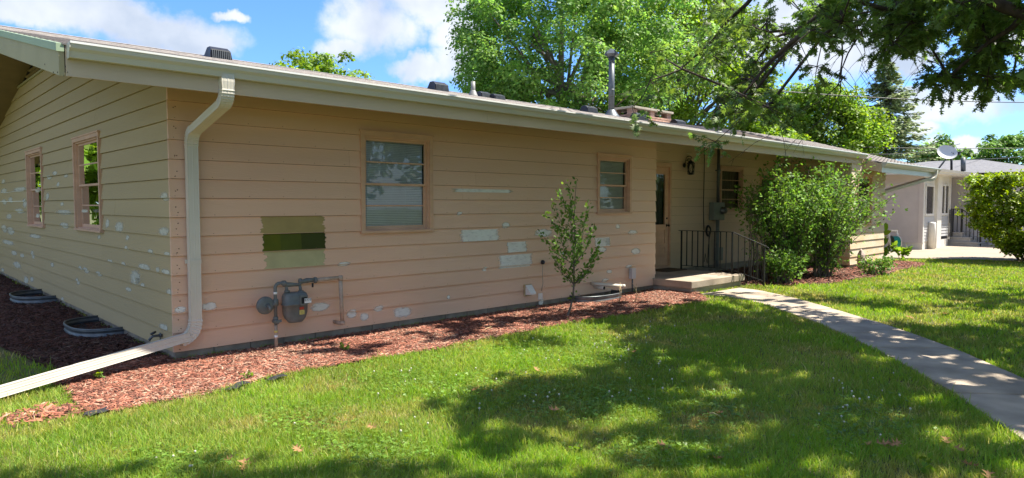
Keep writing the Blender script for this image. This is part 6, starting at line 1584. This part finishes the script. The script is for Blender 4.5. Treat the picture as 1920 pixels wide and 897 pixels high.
    for (yy, zb, zt) in ((Y0-1.0, 0.0, .98), (Y0-.35, .5, 1.5), (Y0+.6, .56, 1.5)): MB().box((x-.03, yy-.03, zb), (x+.03, yy+.03, zt)).build('post', 'black_metal', R_)
    b = MB(); b.bar((x, Y0-1.0, .98), (x, Y0-.35, 1.5), .05, .03); b.bar((x, Y0-.35, 1.5), (x, Y0+.6, 1.5), .05, .03); b.build('handrail', 'black_metal', R_)
    for k in range(6): yy = Y0-.2+.14*k; MB().box((x-.012, yy-.012, .57), (x+.012, yy+.012, 1.49)).build('baluster', 'black_metal', R_)
    for k in range(5): yy = Y0-.9+.13*k; MB().box((x-.012, yy-.012, .2+.08*k), (x+.012, yy+.012, 1.05+.1*k)).build('baluster', 'black_metal', R_)
    for k in range(4): xx = sx-.4+.16*k; MB().box((xx-.012, Y0-.1, .4), (xx+.012, Y0-.076, 1.48)).build('baluster', 'black_metal', R_)
    # bollard-like white post
    p = at_z(1746, 467, .03); MB().lathe((p.x, p.y, .0), [(.13, 0), (.13, .98), (.11, 1.02), (0, 1.03)], n=18).build('round_post', 'white', None, loc=(p.x, p.y, 0), label='short round white post at the neighbour house corner', cat='post')
    # dish
    D_ = 27.5; c = at_d(1776, 287, D_); T2 = thing('satellite_dish', 'grey oval satellite dish on a pole above the neighbour roof', 'satellite dish', at_d(1768, 318, D_))
    nrm = (Rt*-.45-Fh*.75+Vector((0, 0, .5))).normalized(); a = nrm.cross(Vector((0, 0, 1))).normalized(); u = a.cross(nrm); n = 24; vs = []; 
    R2 = (.38, .30); tl = math.radians(38); a2 = a*math.cos(tl)+u*math.sin(tl); u2 = u*math.cos(tl)-a*math.sin(tl)
    for j in range(5):
        k = j/4
        for i in range(n): t = 2*math.pi*i/n; vs.append(c+a2*(R2[0]*k*math.cos(t))+u2*(R2[1]*k*math.sin(t))+nrm*(.07*k*k))
    b = MB(); b.add(vs, [(j*n+i, j*n+(i+1) % n, (j+1)*n+(i+1) % n, (j+1)*n+i) for j in range(4) for i in range(n)], True); dd = b.build('reflector', 'dish', T2)
    # small dark mark in the upper corner of the reflector
    b = MB(); 
    for (q, w) in (((-.20, .07), .03), ((-.13, .08), .02)):
        m = c+a2*q[0]*1.0+u2*q[1]+nrm*.052; b.add([m-a2*w-u2*w, m+a2*w-u2*.4*w, m+a2*.6*w+u2*w, m-a2*.6*w+u2*w*.6], [(0, 1, 2, 3)])
    b.build('printed_mark', 'ink', dd)
    foot = at_d(1757, 320, D_+.3); MB().tube([c-nrm*.05, c-nrm*.12+Vector((0, 0, -.12)), at_d(1768, 306, D_+.2), foot], .035, 10).build('mount_arm', 'galv', T2)
    q = at_d(1797, 288, D_-.2); MB().tube([c+Vector((0, 0, -.2)), q], .018, 6).build('feed_arm', 'black_metal', T2)
    b = MB(); b.box(q-Vector((.06, .06, .06)), q+Vector((.06, .06, .07))); b.tube([q, at_d(1806, 283, D_-.2)], .03, 8); b.build('feed_horn', 'black_metal', T2)
    # roof pipes of the neighbour
    for (px, y0_, y1_, r, m, lab) in ((1784, 292, 330, .045, 'black_metal', 'dark thin pole on the neighbour roof beside the dish'), (1806, 296, 322, .09, 'galv', 'thick grey flue pipe on the neighbour roof right of the dish')):
        t = at_d(px, y0_, 28.6); b_ = at_d(px, y1_, 28.6); o = MB().tube([b_, t], r, 12).build('roof_pipe', m, None, loc=b_, label=lab, cat='pipe')
neighbour()
def hose_reel():
    p = at_z(1676, 471, .03); T = thing('hose_reel', 'white garden hose reel cart holding a teal hose', 'hose reel', p)
    r = Vector((Rt.x, Rt.y, 0)); f = Vector((Fh.x, Fh.y, 0)); W = lambda a, z, d=0: p+r*a+f*d+Vector((0, 0, z))
    for s in (-.17, .17):
        b = MB(); b.bar(W(s, 0, -.15), W(s*.85, .72, .12), .045, .05); b.bar(W(s, 0, .2), W(s*.95, .40, .02), .04, .045); b.build('side_frame', 'white', T)
    MB().bar(W(-.18, .72, .12), W(.18, .72, .12), .05, .06).build('handle', 'white', T); MB().bar(W(-.2, .03, -.15), W(.2, .03, -.15), .04, .04).build('cross_bar', 'white', T)
    b = MB(); b.lathe(W(-.13, .30), [(.08, 0), (.25, .005), (.25, .02)], r, 20); b.build('reel_disc', 'hose_dark', T); b = MB(); b.lathe(W(.12, .30), [(.25, 0), (.25, .02), (.08, .025)], r, 20); b.build('reel_disc', 'white', T)
    b = MB()
    for k in range(7):
        for rr in (.215,): b.tube([W(-.10+.034*k, .30+rr*math.sin(t), rr*math.cos(t)) for t in [i*math.pi/10 for i in range(21)]], .018, 6)
    b.build('hose', 'hose', T)
    for s in (-.21, .21): MB().lathe(W(s-.015, .07, .12), [(.07, 0), (.07, .03)], r, 14).build('wheel', 'vent_black', T)
hose_reel()
# overhead wires
def wire(name, a, b_, sag, r, label):
    P = [a.lerp(b_, t)+Vector((0, 0, -sag*4*t*(1-t))) for t in [i/16 for i in range(17)]]; MB().tube(P, r, 5).build(name, 'black_metal', None, loc=a, label=label, cat='wire', group='overhead utility wires')
wire('utility_wire', at_d(1340, 160, 30), at_d(2050, 192, 34), .25, .022, 'topmost overhead wire crossing in front of the spruce')
wire('utility_wire', at_d(1500, 272, 48), at_d(2050, 275, 50), .2, .02, 'upper of the two far wires above the dish')
wire('utility_wire', at_d(1600, 287, 40), at_d(1800, 270, 44), .3, .018, 'lower far wire sagging behind the dish')
wire('utility_wire', at_d(1798, 300, 30), at_d(2050, 272, 40), .2, .018, 'thin wire rising right from the neighbour roof flue')
# little tone of age on fence line behind: far hedge row closing the view between the houses
